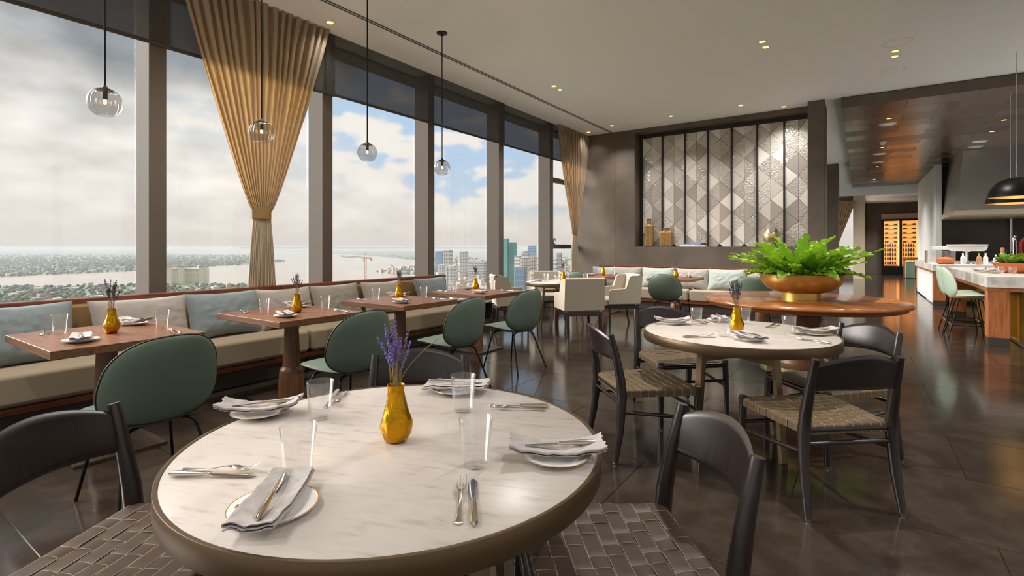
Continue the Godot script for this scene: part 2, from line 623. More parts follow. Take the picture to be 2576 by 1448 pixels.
func make_shell() -> void:
	# floor of dark polished slabs
	var floor_root := shell("floor")
	part(floor_root, "floor_base", slab(-6.2, 9.2, -0.35, -0.004, -3.5, 31.4), M["floor_1"])
	rng.seed = 11
	for row in range(-3, 26):
		for col in 7:
			var x0 := -5.9 + 1.6 * col - (0.8 if posmod(row, 2) else 0.0)
			var x1 := x0 + 1.6
			x0 = maxf(x0, -5.9)
			part(floor_root, "slab", bx(Vector3(x1 - x0 - 0.004, 0.01, 0.796), 0.0012), M["floor_%d" % rng.randi_range(0, 2)], P((x0 + x1) / 2, -0.005, 0.654 + 0.8 * row + 0.4))
	# ceiling with a narrow air slot
	var ceil_root := shell("ceiling")
	part(ceil_root, "ceiling_panel", slab(-6.2, -4.885, CEILING, 4.4, -3.5, 26.0), M["ceiling_paint"])
	part(ceil_root, "ceiling_panel", slab(-4.845, 9.2, CEILING, 4.4, -3.5, 26.0), M["ceiling_paint"])
	part(ceil_root, "air_slot", slab(-4.885, -4.845, 4.2, 4.4, -3.5, 11.5), M["slot_dark"])
	part(ceil_root, "ceiling_panel", slab(-4.885, -4.845, CEILING, 4.4, 11.5, 26.0), M["ceiling_paint"])
	part(ceil_root, "slot_lip", slab(-4.845, -4.835, CEILING - 0.006, CEILING, -3.5, 11.5), M["frame_metal"])
	part(ceil_root, "slot_lip", slab(-4.895, -4.885, CEILING - 0.006, CEILING, -3.5, 11.5), M["frame_metal"])
	part(ceil_root, "far_ceiling", slab(-6.2, 9.2, 3.5, 4.4, 26.0, 31.4), M["ceiling_paint"])
	part(ceil_root, "far_beam", slab(0.0, 9.0, 3.38, 3.5, 27.2, 27.9), M["white_paint"])
	# window wall on the left: upstand, header, piers
	var wl := shell("wall_left")
	part(wl, "upstand", slab(-6.2, -5.86, 0.0, 0.3, -3.5, 26.0), M["pier_dark"])
	part(wl, "sill_top", slab(-6.2, -5.62, 0.3, 0.325, -3.5, 26.0), M["pier_metal"])
	part(wl, "header", slab(-6.2, -5.86, 4.0, CEILING, -3.5, 26.0), M["pier_dark"])
	var pg := Geo.new()
	pg.box(Vector3(0, CEILING / 2, 0), Vector3(0.3, CEILING, 0.15), 0.006)
	var pm := pg.done()
	for k in 16:
		part(wl, "pier", pm, M["pier_metal"], P(-5.75, 0, WIN0 + 1.9 * k + 0.075))
	for k in 15:
		var d0 := WIN0 + 1.9 * k + 0.15
		var w := shell("window_%d" % (k + 1))
		part(w, "pane", bx(Vector3(0.012, 3.67, 1.75), 0.0), M["window_glass"], P(-5.93, 0.325 + 1.835, d0 + 0.875))
		part(w, "bottom_frame", bx(Vector3(0.06, 0.05, 1.75), 0.004), M["frame_metal"], P(-5.92, 0.35, d0 + 0.875))
		if k == 7:                                # the bay in the corner opens: two transoms and a catch
			part(w, "transom", bx(Vector3(0.12, 0.10, 1.75), 0.006), M["frame_metal"], P(-5.88, 2.88, d0 + 0.875))
			part(w, "transom", bx(Vector3(0.14, 0.10, 1.75), 0.006), M["frame_metal"], P(-5.88, 1.34, d0 + 0.875))
			var g := Geo.new()
			g.tube(bend_path([Vector3(0, 0, 0), Vector3(0, 0.05, 0), Vector3(0.0, 0.14, -0.02), Vector3(0, 0.13, -0.09), Vector3(0, 0.09, -0.09)], 0.03), 0.011, 8)
			g.box(Vector3(0, 0.01, 0), Vector3(0.05, 0.03, 0.1), 0.006)
			part(w, "catch", g.done(), M["frame_metal"], P(-5.83, 1.39, d0 + 0.40))
	# back wall with the glazed niche
	var wb := shell("wall_back")
	part(wb, "wall_panel", slab(-5.6, -4.76, 0.0, CEILING, 11.3, 11.7, 0.003), M["wall_panel"])
	part(wb, "wall_panel", slab(-5.9, -5.6, 0.0, CEILING, 11.35, 11.7), M["wall_panel"])
	part(wb, "wall_panel", slab(-4.754, -4.3, 0.0, CEILING, 11.3, 11.7, 0.003), M["wall_panel"])
	part(wb, "wall_panel", slab(-4.3, -0.81, 0.0, 1.335, 11.3, 11.7, 0.003), M["wall_panel"])
	part(wb, "wall_panel", slab(-4.3, -0.81, 3.95, CEILING, 11.3, 11.7, 0.003), M["wall_panel"])
	part(wb, "niche_back", slab(-4.3, -0.81, 1.335, 3.95, 11.64, 11.7), M["wall_dark"])
	part(wb, "end_pier", slab(-0.81, -0.54, 0.0, CEILING, 10.95, 11.75, 0.004), M["wall_panel"])
	# what lies beyond: second screen, end walls, kitchen
	var wf := shell("wall_far")
	part(wf, "far_pier", slab(-0.95, -0.58, 0.0, 3.6, 19.6, 20.3, 0.004), M["wall_panel"])
	part(wf, "lintel", slab(-6.0, -0.58, 3.6, CEILING, 19.6, 20.3), M["wall_panel"])
	part(wf, "end_wall", slab(-6.2, -1.6, 0.0, 3.5, 26.0, 26.4), M["wall_panel"])
	part(wf, "end_wall", slab(-1.6, -0.25, 0.0, 0.3, 26.0, 26.4), M["wall_panel"])
	part(wf, "end_wall", slab(-1.6, -0.25, 3.3, 3.5, 26.0, 26.4), M["wall_panel"])
	part(wf, "jamb", slab(-0.25, 0.16, 0.0, 3.5, 26.0, 31.0), M["cream_paint"])
	part(wf, "end_wall", slab(-0.25, 9.2, 0.0, 3.5, 31.0, 31.4), M["wall_panel"])
	part(wf, "kitchen_wall", slab(2.0, 9.2, 0.0, 3.86, 20.6, 20.8), M["kitchen_dark"])
	part(wf, "column", slab(1.9, 2.05, 0.0, 3.86, 20.2, 26.0, 0.006), M["white_paint"])
	# pale deck added out of view to bounce daylight up to the ceiling
	struct_mesh("added_bounce_deck", slab(-12.0, 20.0, -0.5, -0.06, -16.0, -3.6), M["bounce_deck_pale"])
	struct_mesh("added_bounce_deck_side", slab(7.4, 20.0, -0.5, -0.06, -3.6, 9.0), M["bounce_deck_pale"])
	var wq := shell("wall_right")
	part(wq, "solid_wall", slab(9.0, 9.3, 0.0, 4.4, 9.0, 31.4), M["wall_panel"])
	part(wq, "return_wall", slab(7.0, 9.3, 0.0, CEILING, 8.7, 9.0), M["wall_panel"])
	part(wq, "upstand", slab(7.0, 7.3, 0.0, 0.06, -3.5, 8.7), M["pier_dark"])
	part(wq, "header", slab(7.0, 7.3, 3.9, CEILING, -3.5, 8.7), M["pier_dark"])
	for k in 7:
		part(wq, "pier", bx(Vector3(0.3, CEILING, 0.15), 0.006), M["pier_metal"], P(7.1, CEILING / 2, -3.2 + 1.97 * k))
	for k in 6:
		var w := shell("window_%d" % (41 + k))
		part(w, "pane", bx(Vector3(0.012, 3.84, 1.82), 0.0), M["window_glass"], P(7.2, 1.98, -2.215 + 1.97 * k))
	# the windows turn the corner behind the camera: their light falls on all that faces it
	var wr := shell("wall_near")
	part(wr, "upstand", slab(-6.2, 7.3, 0.0, 0.06, -3.5, -3.2), M["pier_dark"])
	part(wr, "header", slab(-6.2, 7.3, 3.9, CEILING, -3.5, -3.2), M["pier_dark"])
	for k in 8:
		part(wr, "pier", bx(Vector3(0.15, CEILING, 0.3), 0.006), M["pier_metal"], P(-6.0 + 1.9 * k, CEILING / 2, -3.25))
	for k in 7:
		var w := shell("window_%d" % (31 + k))
		part(w, "pane", bx(Vector3(1.75, 3.84, 0.012), 0.0), M["window_glass"], P(-5.05 + 1.9 * k, 1.98, -3.35))
	var wn := shell("window_20")
	part(wn, "pane", slab(-1.6, -0.25, 0.3, 3.3, 26.2, 26.21), M["window_glass"])
	part(wn, "frame", slab(-0.98, -0.92, 0.3, 3.3, 26.17, 26.24), M["frame_metal"])
	# dropped soffit of dark metal tiles over the kitchen
	var so := shell("trim_1")
	part(so, "soffit_core", slab(-0.27, 9.0, 3.866, CEILING, 11.02, 25.9), M["wall_dark"])
	rng.seed = 4
	part(so, "fascia", slab(-0.28, 9.0, 3.855, CEILING - 0.012, 11.0, 11.02, 0.002), M["wall_panel"])
	part(so, "fascia", slab(-0.28, -0.27, 3.855, CEILING - 0.012, 11.0, 25.9), M["wall_panel"])
	for r in 25:
		for q in 8:
			var tw := 0.95
			var x0 := -0.28 + q * tw - (0.45 if r % 2 and q else 0.0)
			var x1 := -0.28 + (q + 1) * tw - (0.45 if r % 2 else 0.0)
			var dz := 14.9 / 25.0
			part(so, "tile", bx(Vector3(x1 - x0 - 0.004, 0.014, dz - 0.004), 0.0015), M["soffit_%d" % rng.randi_range(0, 3)], P((x0 + x1) / 2, 3.857, 11.0 + dz * (r + 0.5)))
	# roller shades
	rng.seed = 9
	var shades := [[-3.0, 2.22, -5.555, "by the first pendant lamp"], [2.05, 4.12, -5.58, "behind the big tied curtain"], [3.97, 7.87, -5.555, "spanning two bays right of the big curtain"], [7.76, 11.3, -5.58, "reaching to the corner curtain"]]
	for s in shades:
		var t := thing("roller_shade", "dark translucent roller shade pulled down a little, %s" % s[3], "shade", P(s[2], 3.27, (s[0] + s[1]) / 2), 0.0, "roller shades along the windows")
		part(t, "fabric", bx(Vector3(0.002, CEILING - 3.275, s[1] - s[0])), M["shade_fabric"], Vector3(0, (CEILING - 3.275) / 2 + 0.004, 0))
		part(t, "bottom_bar", bx(Vector3(0.022, 0.035, s[1] - s[0]), 0.006), M["shade_bar"], Vector3(0, 0.0, 0))

func downlight(at: Vector3, label: String, group: String, twin := false, energy := 1.0) -> void:
	var t := thing("downlight", label, "downlight", at, 0.0, group)
	if not K.has("dl_trim"):
		K["dl_trim"] = lathed([Vector2(0.040, 0.03), Vector2(0.044, -0.001), Vector2(0.062, -0.004), Vector2(0.064, 0.0)], 20)
		K["dl_lens"] = lathed([Vector2(0.0, -0.0005), Vector2(0.041, -0.0005), Vector2(0.041, 0.004)], 16)
	part(t, "trim_ring", K["dl_trim"], M["plastic_white"] if not twin else M["black_metal"])
	part(t, "lamp_lens", K["dl_lens"], M["glow_downlight"])
	var s := SpotLight3D.new()
	s.name = "beam"
	t.add_child(s)
	s.position = Vector3(0, -0.02, 0)
	s.rotation.x = -PI / 2
	s.light_color = Color(1.0, 0.985, 0.965)
	s.light_energy = DOWNLIGHT * energy
	s.light_size = 0.06
	s.spot_angle = 62.0
	s.spot_angle_attenuation = 1.0
	s.spot_range = 30.0
	s.spot_attenuation = 2.0
	s.shadow_enabled = true

func make_ceiling_fittings() -> void:
	var D := [[-5.3, 3.84, "by the big curtain"], [-4.27, 7.49, "first of the pair past the last pendant lamp"], [-4.28, 7.72, "second of the pair past the last pendant lamp"],
		[-3.24, 10.57, "above the two wicker jars in the niche"], [-1.89, 10.53, "above the middle of the glass screen"], [-4.58, 10.65, "near the end of the air slot"], [-5.3, 10.95, "tucked into the corner by the short curtain"], [-1.22, 11.1, "close to the end pier of the glass screen"],
		[-1.07, 7.43, "nearer of the pair above the round wooden table"], [-1.06, 7.66, "farther of the pair above the round wooden table"], [0.4, 8.83, "nearer of the pair between the two round speakers"], [0.41, 9.07, "farther of the pair between the two round speakers"]]
	for q in D:
		downlight(P(q[0], CEILING, q[1]), "small amber recessed ceiling downlight " + q[2], "ceiling downlights", false, 0.12 if q[0] < -5.0 else 1.0)
	for q in [[-4.3, 0.6], [-4.3, 2.6], [-2.6, -0.6], [-1.1, 3.9], [2.0, 0.9], [2.0, 3.9], [-4.3, -1.9], [-1.1, -1.9], [2.0, -1.9], [4.5, 4.5], [4.5, 7.6], [4.5, 1.0]]:   # unseen downlights added to brighten the dining room
		downlight(P(q[0], CEILING, q[1]), "added downlight brightening the dining room, out of view", "added ceiling downlights out of view", false, 2.2 if q[1] > 3.0 else (1.0 if q[0] < 0.0 else 1.6))
	for q in [[0.41, 8.47, "nearer to the camera of the two"], [0.41, 9.78, "farther from the camera of the two"]]:
		var t := thing("ceiling_speaker", "flat round grey ceiling speaker, %s beside the twin downlights" % q[2], "speaker", P(q[0], CEILING, q[1]), 0.0, "round ceiling speakers")
		part(t, "grille", lathed([Vector2(0, -0.006), Vector2(0.15, -0.006), Vector2(0.155, 0.0)], 32), M["ceiling_paint"])
		part(t, "rim", lathed([Vector2(0.15, -0.004), Vector2(0.158, -0.008), Vector2(0.166, 0.0)], 32), M["plastic_white"])
	var Y := 3.85
	for q in [[0.47, 12.43, "first, nearest the soffit edge"], [0.46, 15.95, "second along the soffit"], [0.44, 19.63, "third along the soffit"], [0.43, 23.24, "last along the soffit"], [2.36, 13.87, "first of the row above the bar stools"], [2.38, 15.11, "second of the row above the bar stools"], [2.36, 22.6, "near the extractor hood, nearer one"], [2.35, 24.1, "near the extractor hood, farther one"]]:
		downlight(P(q[0], Y, q[1]), "amber downlight in the dark tiled soffit, " + q[2], "soffit downlights", true, 1.6)
	for q in [[4.3, 10.2], [4.6, 13.0], [4.6, 16.0], [6.5, 13.0], [6.5, 18.0]]:  # extra unseen lamps added to lift the dark kitchen
		downlight(P(q[0], Y if q[1] > 11.0 else CEILING, q[1]), "added downlight brightening the kitchen counter, out of view", "added kitchen downlights out of view", true, 2.0)
	for q in [[-3.5, 14.0], [-3.5, 17.0], [-1.6, 15.5], [-2.5, 22.5], [0.4, 27.0]]:  # lamps added for more light beyond the back wall
		downlight(P(q[0], CEILING if q[1] < 26.0 else 3.5, q[1]), "added downlight brightening the far dining area, out of view", "added far downlights out of view", false, 2.0)
	for q in [[0.9, 28.6, "first"], [1.35, 29.0, "second"]]:
		downlight(P(q[0], 3.5, q[1]), "tiny amber downlight above the wine cabinet, %s of two" % q[2], "downlights before the wine cabinet", false, 2.0)
	for q in [[0.465, 12.98, "nearest in the soffit row"], [0.435, 17.0, "second in the soffit row"], [0.439, 18.64, "third in the soffit row"], [0.418, 24.07, "last in the soffit row"], [2.363, 16.37, "over the bar stools, nearer"], [2.40, 17.15, "over the bar stools, farther"]]:
		var t := thing("soffit_speaker", "white round speaker in the dark soffit, " + q[2], "speaker", P(q[0], Y, q[1]), 0.0, "white speakers in the soffit")
		part(t, "grille", lathed([Vector2(0, -0.012), Vector2(0.13, -0.012), Vector2(0.15, 0.0)], 28), M["plastic_white"])
	var sd := thing("smoke_detector", "small white smoke detector hanging under the dark soffit", "detector", P(0.449, Y, 15.12))
	part(sd, "base", lathed([Vector2(0.0, -0.03), Vector2(0.06, -0.03), Vector2(0.075, 0.0)], 20), M["plastic_white"])
	part(sd, "sensor_head", lathed([Vector2(0.0, -0.07), Vector2(0.04, -0.07), Vector2(0.052, -0.03)], 20), M["plastic_white"])

func pendant(x: float, d: float, y: float, label: String) -> void:
	var t := thing("pendant_lamp", label, "pendant lamp", P(x, CEILING, d), 0.0, "globe pendant lamps over the window tables")
	var drop := CEILING - y
	part(t, "ceiling_plate", lathed([Vector2(0.0, -0.012), Vector2(0.065, -0.012), Vector2(0.07, 0.0)], 24), M["black_metal"])
	part(t, "rod", tubed([Vector3(0, -0.01, 0), Vector3(0, -drop + 0.1, 0)], 0.0065, 8), M["black_metal"])
	if not K.has("globe"):
		var pr := []
		for k in 16:
			var a := PI * (0.10 + 0.90 * k / 18.0)
			pr.append(Vector2(sin(a) * 0.098, -cos(a) * -0.103))
		pr.reverse()
		var gg := Geo.new()
		gg.revolve(pr, 128, func(an: float, _y: float) -> float: return 1.0 + 0.06 * absf(cos(an * 9.0)))
		K["globe"] = gg.done()
		K["globe_cap"] = lathed([Vector2(0.052, 0.082), Vector2(0.04, 0.094), Vector2(0.02, 0.1), Vector2(0.012, 0.118), Vector2(0.0, 0.12)], 24)
		K["globe_socket"] = lathed([Vector2(0.0, 0.018), Vector2(0.013, 0.018), Vector2(0.016, 0.03), Vector2(0.016, 0.085)], 16)
		K["globe_bulb"] = lathed([Vector2(0.0, -0.012), Vector2(0.008, -0.009), Vector2(0.011, 0.0), Vector2(0.009, 0.018)], 12)
	part(t, "glass_globe", K["globe"], M["smoked_glass"], Vector3(0, -drop, 0))
	part(t, "cap", K["globe_cap"], M["black_metal"], Vector3(0, -drop, 0))
	part(t, "socket", K["globe_socket"], M["black_metal"], Vector3(0, -drop, 0))
	part(t, "bulb", K["globe_bulb"], M["glow_bulb"], Vector3(0, -drop, 0))
	var l := OmniLight3D.new()
	l.name = "glow"
	t.add_child(l)
	l.position = Vector3(0, -drop, 0)
	l.light_color = Color(1.0, 0.85, 0.66)
	l.light_energy = 0.25
	l.light_size = 0.01
	l.omni_range = 30.0
	l.omni_attenuation = 2.0
	l.shadow_enabled = true

func make_pendants() -> void:
	pendant(-4.38, 1.335, 2.337, "ribbed glass globe pendant above the first window table, left of the curtain")
	pendant(-4.38, 2.469, 2.34, "ribbed glass globe pendant hanging in front of the big tied curtain")
	pendant(-4.38, 3.641, 2.34, "ribbed glass globe pendant in front of the window with the crane")
	pendant(-4.38, 4.828, 2.33, "ribbed glass globe pendant with its round ceiling plate in view")

func curtain(d: float, hw: float, label: String) -> void:
	var t := thing("curtain", label, "curtain", P(-5.505, 0, d), 0.0, "tied linen curtains")
	var nf := noise(FastNoiseLite.TYPE_SIMPLEX_SMOOTH, 1.0, 3, 8)
	var tie := 1.70
	var f := func(u: float, v: float, y0: float, y1: float) -> Vector3:
		var y := y0 + (y1 - y0) * v
		var w: float
		if y >= tie:
			var k := (y - tie) / (CEILING - tie)
			w = lerpf(0.095, hw, 0.10 * sqrt(k) + 0.90 * pow(k, 0.92))
		else:
			w = lerpf(0.095, 0.19, 1.0 - pow(y / tie, 1.6))
		var s := 2.0 * u - 1.0
		var k2 := clampf(w / hw, 0.0, 1.0)
		var amp := lerpf(0.016, 0.042, minf(1.0, k2 * 1.6))
		var ph := s * 17.0 * PI + 0.8 * nf.get_noise_2d(s * 3.0, y * 0.4) * 3.0
		var z := s * w + sin(ph * 2.0) * 0.012 * k2
		var dx := (absf(sin(ph * 0.5)) * 2.0 - 1.0) * amp + 0.012 * nf.get_noise_2d(s * 6.0, y * 0.7 + 9.0) + 0.022 * sqrt(maxf(0.0, 1.0 - s * s)) * (0.2 / maxf(w, 0.2))
		return Vector3(dx, y, z)
	var g := Geo.new()
	g.surf(func(u: float, v: float) -> Vector3: return f.call(u, v, tie, CEILING - 0.004), 240, 26)
	part(t, "upper_drape", g.done(), M["curtain_linen"])
	g = Geo.new()
	g.surf(func(u: float, v: float) -> Vector3: return f.call(u, v, 0.02, tie), 240, 14)
	part(t, "lower_drape", g.done(), M["curtain_gathered"])
	g = Geo.new()
	g.surf(func(u: float, v: float) -> Vector3:
		var a := u * TAU
		return Vector3(cos(a) * 0.055 + 0.006, 1.635 + v * 0.13, sin(a) * 0.11), 28, 2, true)
	part(t, "tie_band", g.done(), M["leather_tan"])

func make_curtains() -> void:
	curtain(3.1, 0.86, "large pleated tan linen curtain tied in the middle, behind a glass pendant")
	curtain(10.62, 0.80, "tied tan linen curtain in the far corner beside the panelled wall")
	# the curtain of the far end window
	var t := thing("curtain", "small tied-back beige curtain at the bright end window far beyond the fern", "curtain", P(-0.72, 0, 25.9), 0.0, "tied linen curtains")
	var g := Geo.new()
	g.surf(func(u: float, v: float) -> Vector3:
		var y := 0.1 + 3.2 * v
		var k := clampf((y - 1.5) / 1.8, 0.0, 1.0)
		var w := lerpf(0.10, 0.42, k)
		return Vector3((2.0 * u - 1.0) * w - 0.3 * (1.0 - k) + 0.16, y, sin(u * 50.0) * 0.03), 120, 16)
	part(t, "drape", g.done(), M["curtain_linen"])

# ---------------------------------------------------------------- patterned glass screen in the niche
func make_screen() -> void:
	var S := FastNoiseLite.TYPE_SIMPLEX_SMOOTH
	var ham := ntex(noise(FastNoiseLite.TYPE_CELLULAR, 0.03, 2, 61), [], [], 512, true, 10.0)
	var rip := ntex(noise(S, 0.03, 3, 62), [], [], 512, true, 8.0)
	var kinds := [[Color("cfc8bf"), 0.32, null], [Color("b5ada5"), 0.20, rip], [Color("e2ddd4"), 0.40, null], [Color("d5cfc7"), 0.14, ham], [Color("a8a098"), 0.30, null], [Color("c4bdb5"), 0.12, rip]]
	for k in kinds.size():
		var m := mat("screen_glass_%d" % k, kinds[k][0], kinds[k][1], 0.35)
		if kinds[k][2] != null:
			m.normal_enabled = true
			m.normal_texture = kinds[k][2]
			m.normal_scale = 0.7
			tri_map(m, Vector3.ONE * 1.6)
	var t := thing("glass_screen", "silver patterned glass screen of diamond tiles set in the wall niche", "glass screen", P(0, 1.335, 11.62))
	var mx := [-4.216, -3.745, -3.234, -2.747, -2.259, -1.765, -1.267, -0.835]
	var top := 3.87
	rng.seed = 33
	part(t, "top_frame", bx(Vector3(3.48, 0.08, 0.09), 0.004), M["mullion_dark"], Vector3(-2.555, top + 0.04 - 1.335, 0.0))
	for x in mx.slice(1, 7):
		part(t, "mullion", bx(Vector3(0.035, top - 1.335, 0.08), 0.004), M["mullion_dark"], Vector3(x, (top - 1.335) / 2, 0.02))
	var hgt := 0.452
	for k in 7:
		var x0: float = mx[k]
		var x1: float = mx[k + 1]
		var mid := (x0 + x1) / 2
		if k == 0: mid = x1 - 0.25
		if k == 6: mid = x0 + 0.25
		for half in 2:
			var a := x0 if half == 0 else mid           # outer edge
			var b := mid if half == 0 else x1
			if k == 0 and half == 0: a = -4.216
			var tip_left := half == 0                   # tips of odd tiles meet on the mullion
			for r in range(-1, 13):
				var yb := r * hgt * 0.5 + 0.06
				var up := posmod(r, 2) == 0
				# base edge on the centre line when up, else on the mullion
				var bx0 := (b if half == 0 else a) if up else (a if half == 0 else b)
				var tx := (a if half == 0 else b) if up else (b if half == 0 else a)
				var poly := PackedVector2Array([Vector2(bx0, yb), Vector2(bx0, yb + hgt), Vector2(tx, yb + hgt * 0.5)])
				var cut := Geometry2D.intersect_polygons(poly, PackedVector2Array([Vector2(-9, 0), Vector2(9, 0), Vector2(9, top - 1.335), Vector2(-9, top - 1.335)]))
				if cut.is_empty(): continue
				var inset := Geometry2D.offset_polygon(cut[0], -0.0025)
				if inset.is_empty(): continue
				var g := Geo.new()
				g.prism(inset[0], 0.0, 0.012)
				var o := part(t, "glass_tile", g.done(), M["screen_glass_%d" % rng.randi_range(0, 5)])
				o.transform = Transform3D(Basis(Vector3(1, 0, 0), Vector3(0, 0, -1), Vector3(0, 1, 0)), Vector3(0, 0, 0.012))
	part(t, "backing", bx(Vector3(3.5, 2.56, 0.01)), M["mullion_dark"], Vector3(-2.55, 1.28, -0.012))

# ---------------------------------------------------------------- furniture
func make_banquette(x_back: float, units: Array, along_wall: bool, labels: Array) -> void:
	# built along local z, back to -x; seat 0.64 deep
	for k in units.size():
		var a: float = units[k][0]
		var b: float = units[k][1]
		var len := b - a
		var t: Node3D
		if along_wall:
			t = thing("banquette", labels[k], "banquette", P(x_back, 0, (a + b) / 2), 0.0, "upholstered banquettes")
		else:
			t = thing("banquette", labels[k], "banquette", Vector3((a + b) / 2, 0, x_back), -PI / 2, "upholstered banquettes")
		part(t, "base", bx(Vector3(0.52, 0.16, len - 0.02), 0.006), M["pier_dark"], Vector3(0.29, 0.08, 0))
		part(t, "plinth_rail", bx(Vector3(0.60, 0.05, len - 0.006), 0.006), M["rail_wood"], Vector3(0.31, 0.185, 0))
		var g := Geo.new()
		g.box(Vector3.ZERO, Vector3(0.62, 0.245, len - 0.008), 0.045)
		part(t, "seat_cushion", g.done(), M["seat_linen"], Vector3(0.33, 0.333, 0))
		var n := maxi(1, roundi(len / 3.0))
		for q in n:
			part(t, "back_pad", bx(Vector3(0.10, 0.42, len / n - 0.008), 0.03), M["leather_tan"], Vector3(0.055, 0.64, -len / 2 + len / n * (q + 0.5)))
		part(t, "back_frame", bx(Vector3(0.03, 0.70, len - 0.004), 0.004), M["rail_wood"], Vector3(-0.015, 0.5, 0))
		part(t, "top_rail", bx(Vector3(0.10, 0.05, len - 0.003), 0.008), M["rail_wood"], Vector3(0.025, 0.87, 0))

func cushion_mesh(w: float, h: float, th: float, sd: int) -> ArrayMesh:
	var g := Geo.new()
	var nf := noise(FastNoiseLite.TYPE_SIMPLEX_SMOOTH, 2.2, 3, sd)
	for side in [-1, 1]:
		g.surf(func(u: float, v: float) -> Vector3:
			var x := 2.0 * u - 1.0
			var y := 2.0 * v - 1.0
			var z := th * pow(maxf(0.0, (1.0 - pow(absf(x), 3.0)) * (1.0 - pow(absf(y), 3.0))), 0.55)
			z += 0.012 * nf.get_noise_2d(x * 1.6 + 3.0 * side, y * 1.6) * (1.0 - x * x * y * y) * (1.0 if z > 0.004 else 0.0)
			var px := x * w * 0.5 * (1.0 - 0.07 * (1.0 - y * y))
			var py := y * h * 0.5 * (1.0 - 0.08 * (1.0 - x * x)) - 0.015 * (1.0 - y) * x * x
			return Vector3(px, py, side * z), 26, 20, false, side < 0)
	return g.done()

func make_cushions() -> void:
	# d (or x) along the run, width, height, material, lean, twist, label
	for k in 4: K["cushion%d" % k] = [cushion_mesh(0.70, 0.44, 0.095, 3), cushion_mesh(0.74, 0.44, 0.09, 14), cushion_mesh(0.66, 0.43, 0.10, 25), cushion_mesh(0.72, 0.46, 0.09, 36)][k]
	var L := [[1.04, 3, "cushion_blue", 0.10, "dusty blue linen cushion cut by the edge of the picture, beside the window rail"],
		[1.84, 1, "cushion_cream", -0.04, "pale beige linen cushion behind the gold vase of the first window table"],
		[2.55, 1, "cushion_blue", 0.04, "grey-blue linen cushion between the first and second window tables"],
		[3.18, 2, "cushion_cream", 0.0, "pale beige linen cushion behind the second window table"],
		[3.84, 0, "cushion_grey", 0.05, "warm grey linen cushion between the second and third window tables"],
		[4.56, 2, "cushion_cream", -0.05, "pale beige linen cushion behind the third window table"],
		[5.48, 0, "cushion_blue", 0.06, "grey-blue linen cushion at the end of the window banquette"]]
	for c in L:
		var o := solo("cushion", K["cushion%d" % c[1]], M[c[2]], c[4], "cushion", P(-5.16, 0.672, c[0]), 0.0, "cushions on the window banquette")
		o.rotation = Vector3(0, PI / 2 + c[3], 0)
		o.rotate_object_local(Vector3.RIGHT, -0.30)
	var B := [[-4.85, 2, "cushion_mint", 0.1, "pale cushion behind the first table of the back banquette"],
		[-4.34, 0, "cushion_cream", -0.04, "off-white cushion just right of the corner armchair on the back banquette"],
		[-3.64, 0, "cushion_mint", 0.05, "pale mint cushion behind the middle green chair"],
		[-2.92, 1, "cushion_cream", -0.03, "off-white cushion behind the middle back table's gold vase"],
		[-2.22, 1, "cushion_mint", 0.04, "pale sage cushion left of the fern on the back banquette"],
		[-1.52, 0, "cushion_cream", -0.04, "off-white cushion partly hidden by fern leaves"]]
	for c in B:
		var o := solo("cushion", K["cushion%d" % c[1]], M[c[2]], c[4], "cushion", P(c[0], 0.672, 10.90), 0.0, "cushions on the back banquette")
		o.rotation = Vector3(0, c[3], 0)
		o.rotate_object_local(Vector3.RIGHT, -0.30)

func wood_table(at: Vector3, turn: float, label: String) -> void:      # 0.95 (local x) by 0.80 top on a turned column
	var t := thing("pedestal_table", label, "table", at, turn, "square walnut pedestal tables")
	if not K.has("wt_col"):
		K["wt_col"] = lathed([Vector2(0.108, 0.02), Vector2(0.104, 0.16), Vector2(0.098, 0.24), Vector2(0.092, 0.262), Vector2(0.078, 0.270), Vector2(0.073, 0.29), Vector2(0.055, 0.70)], 32)
		var g := Geo.new()
		g.box(Vector3(0, 0.01, 0), Vector3(0.56, 0.02, 0.50), 0.003)
		K["wt_base"] = g.done()
	part(t, "table_top", bx(Vector3(0.95, 0.05, 0.80), 0.004), M["wood_along_x"], Vector3(0, 0.725, 0))
	part(t, "column", K["wt_col"], M["wood_along_y"])
	part(t, "base_plate", K["wt_base"], M["base_bronze"])

func round_marble_table(at: Vector3, r: float, turn: float, label: String) -> void:
	var t := thing("round_table", label, "table", at, turn, "round marble dining tables")
	part(t, "marble_top", lathed([Vector2(0.0, 0.726), Vector2(r - 0.014, 0.726), Vector2(r - 0.012, 0.7485), Vector2(r - 0.0135, 0.75), Vector2(0.0, 0.75)], 96), M["marble"])
	part(t, "metal_edge", lathed([Vector2(r - 0.012, 0.692), Vector2(r - 0.001, 0.692), Vector2(r, 0.694), Vector2(r, 0.7495), Vector2(r - 0.0015, 0.7515), Vector2(r - 0.009, 0.7515), Vector2(r - 0.0115, 0.7495)], 96), M["table_edge"])
	part(t, "under_ply", lathed([Vector2(0.0, 0.70), Vector2(r - 0.013, 0.70), Vector2(r - 0.013, 0.726)], 64), M["wall_dark"])
	for k in 4:
		var a := TAU * k / 4.0 + PI / 4.0
		var p0 := Vector3(cos(a) * 0.36, 0.0, sin(a) * 0.36)
		var p1 := Vector3(cos(a) * 0.30, 0.70, sin(a) * 0.30)
		var g := Geo.new()
		var y := (p1 - p0).normalized()
		var x := Vector3(-sin(a), 0, cos(a))
		g.box((p0 + p1) / 2, Vector3(0.052, (p1 - p0).length(), 0.03), 0.003, Basis(x, y, x.cross(y)))
		part(t, "leg", g.done(), M["bronze_edge"])
	for k in 2:
		var a := PI / 2.0 * k + PI / 4.0
		var g := Geo.new()
		g.box(Vector3(0, 0.60, 0), Vector3(0.62, 0.045, 0.03), 0.003, Basis(Vector3.UP, -a))
		part(t, "cross_bar", g.done(), M["bronze_edge"])

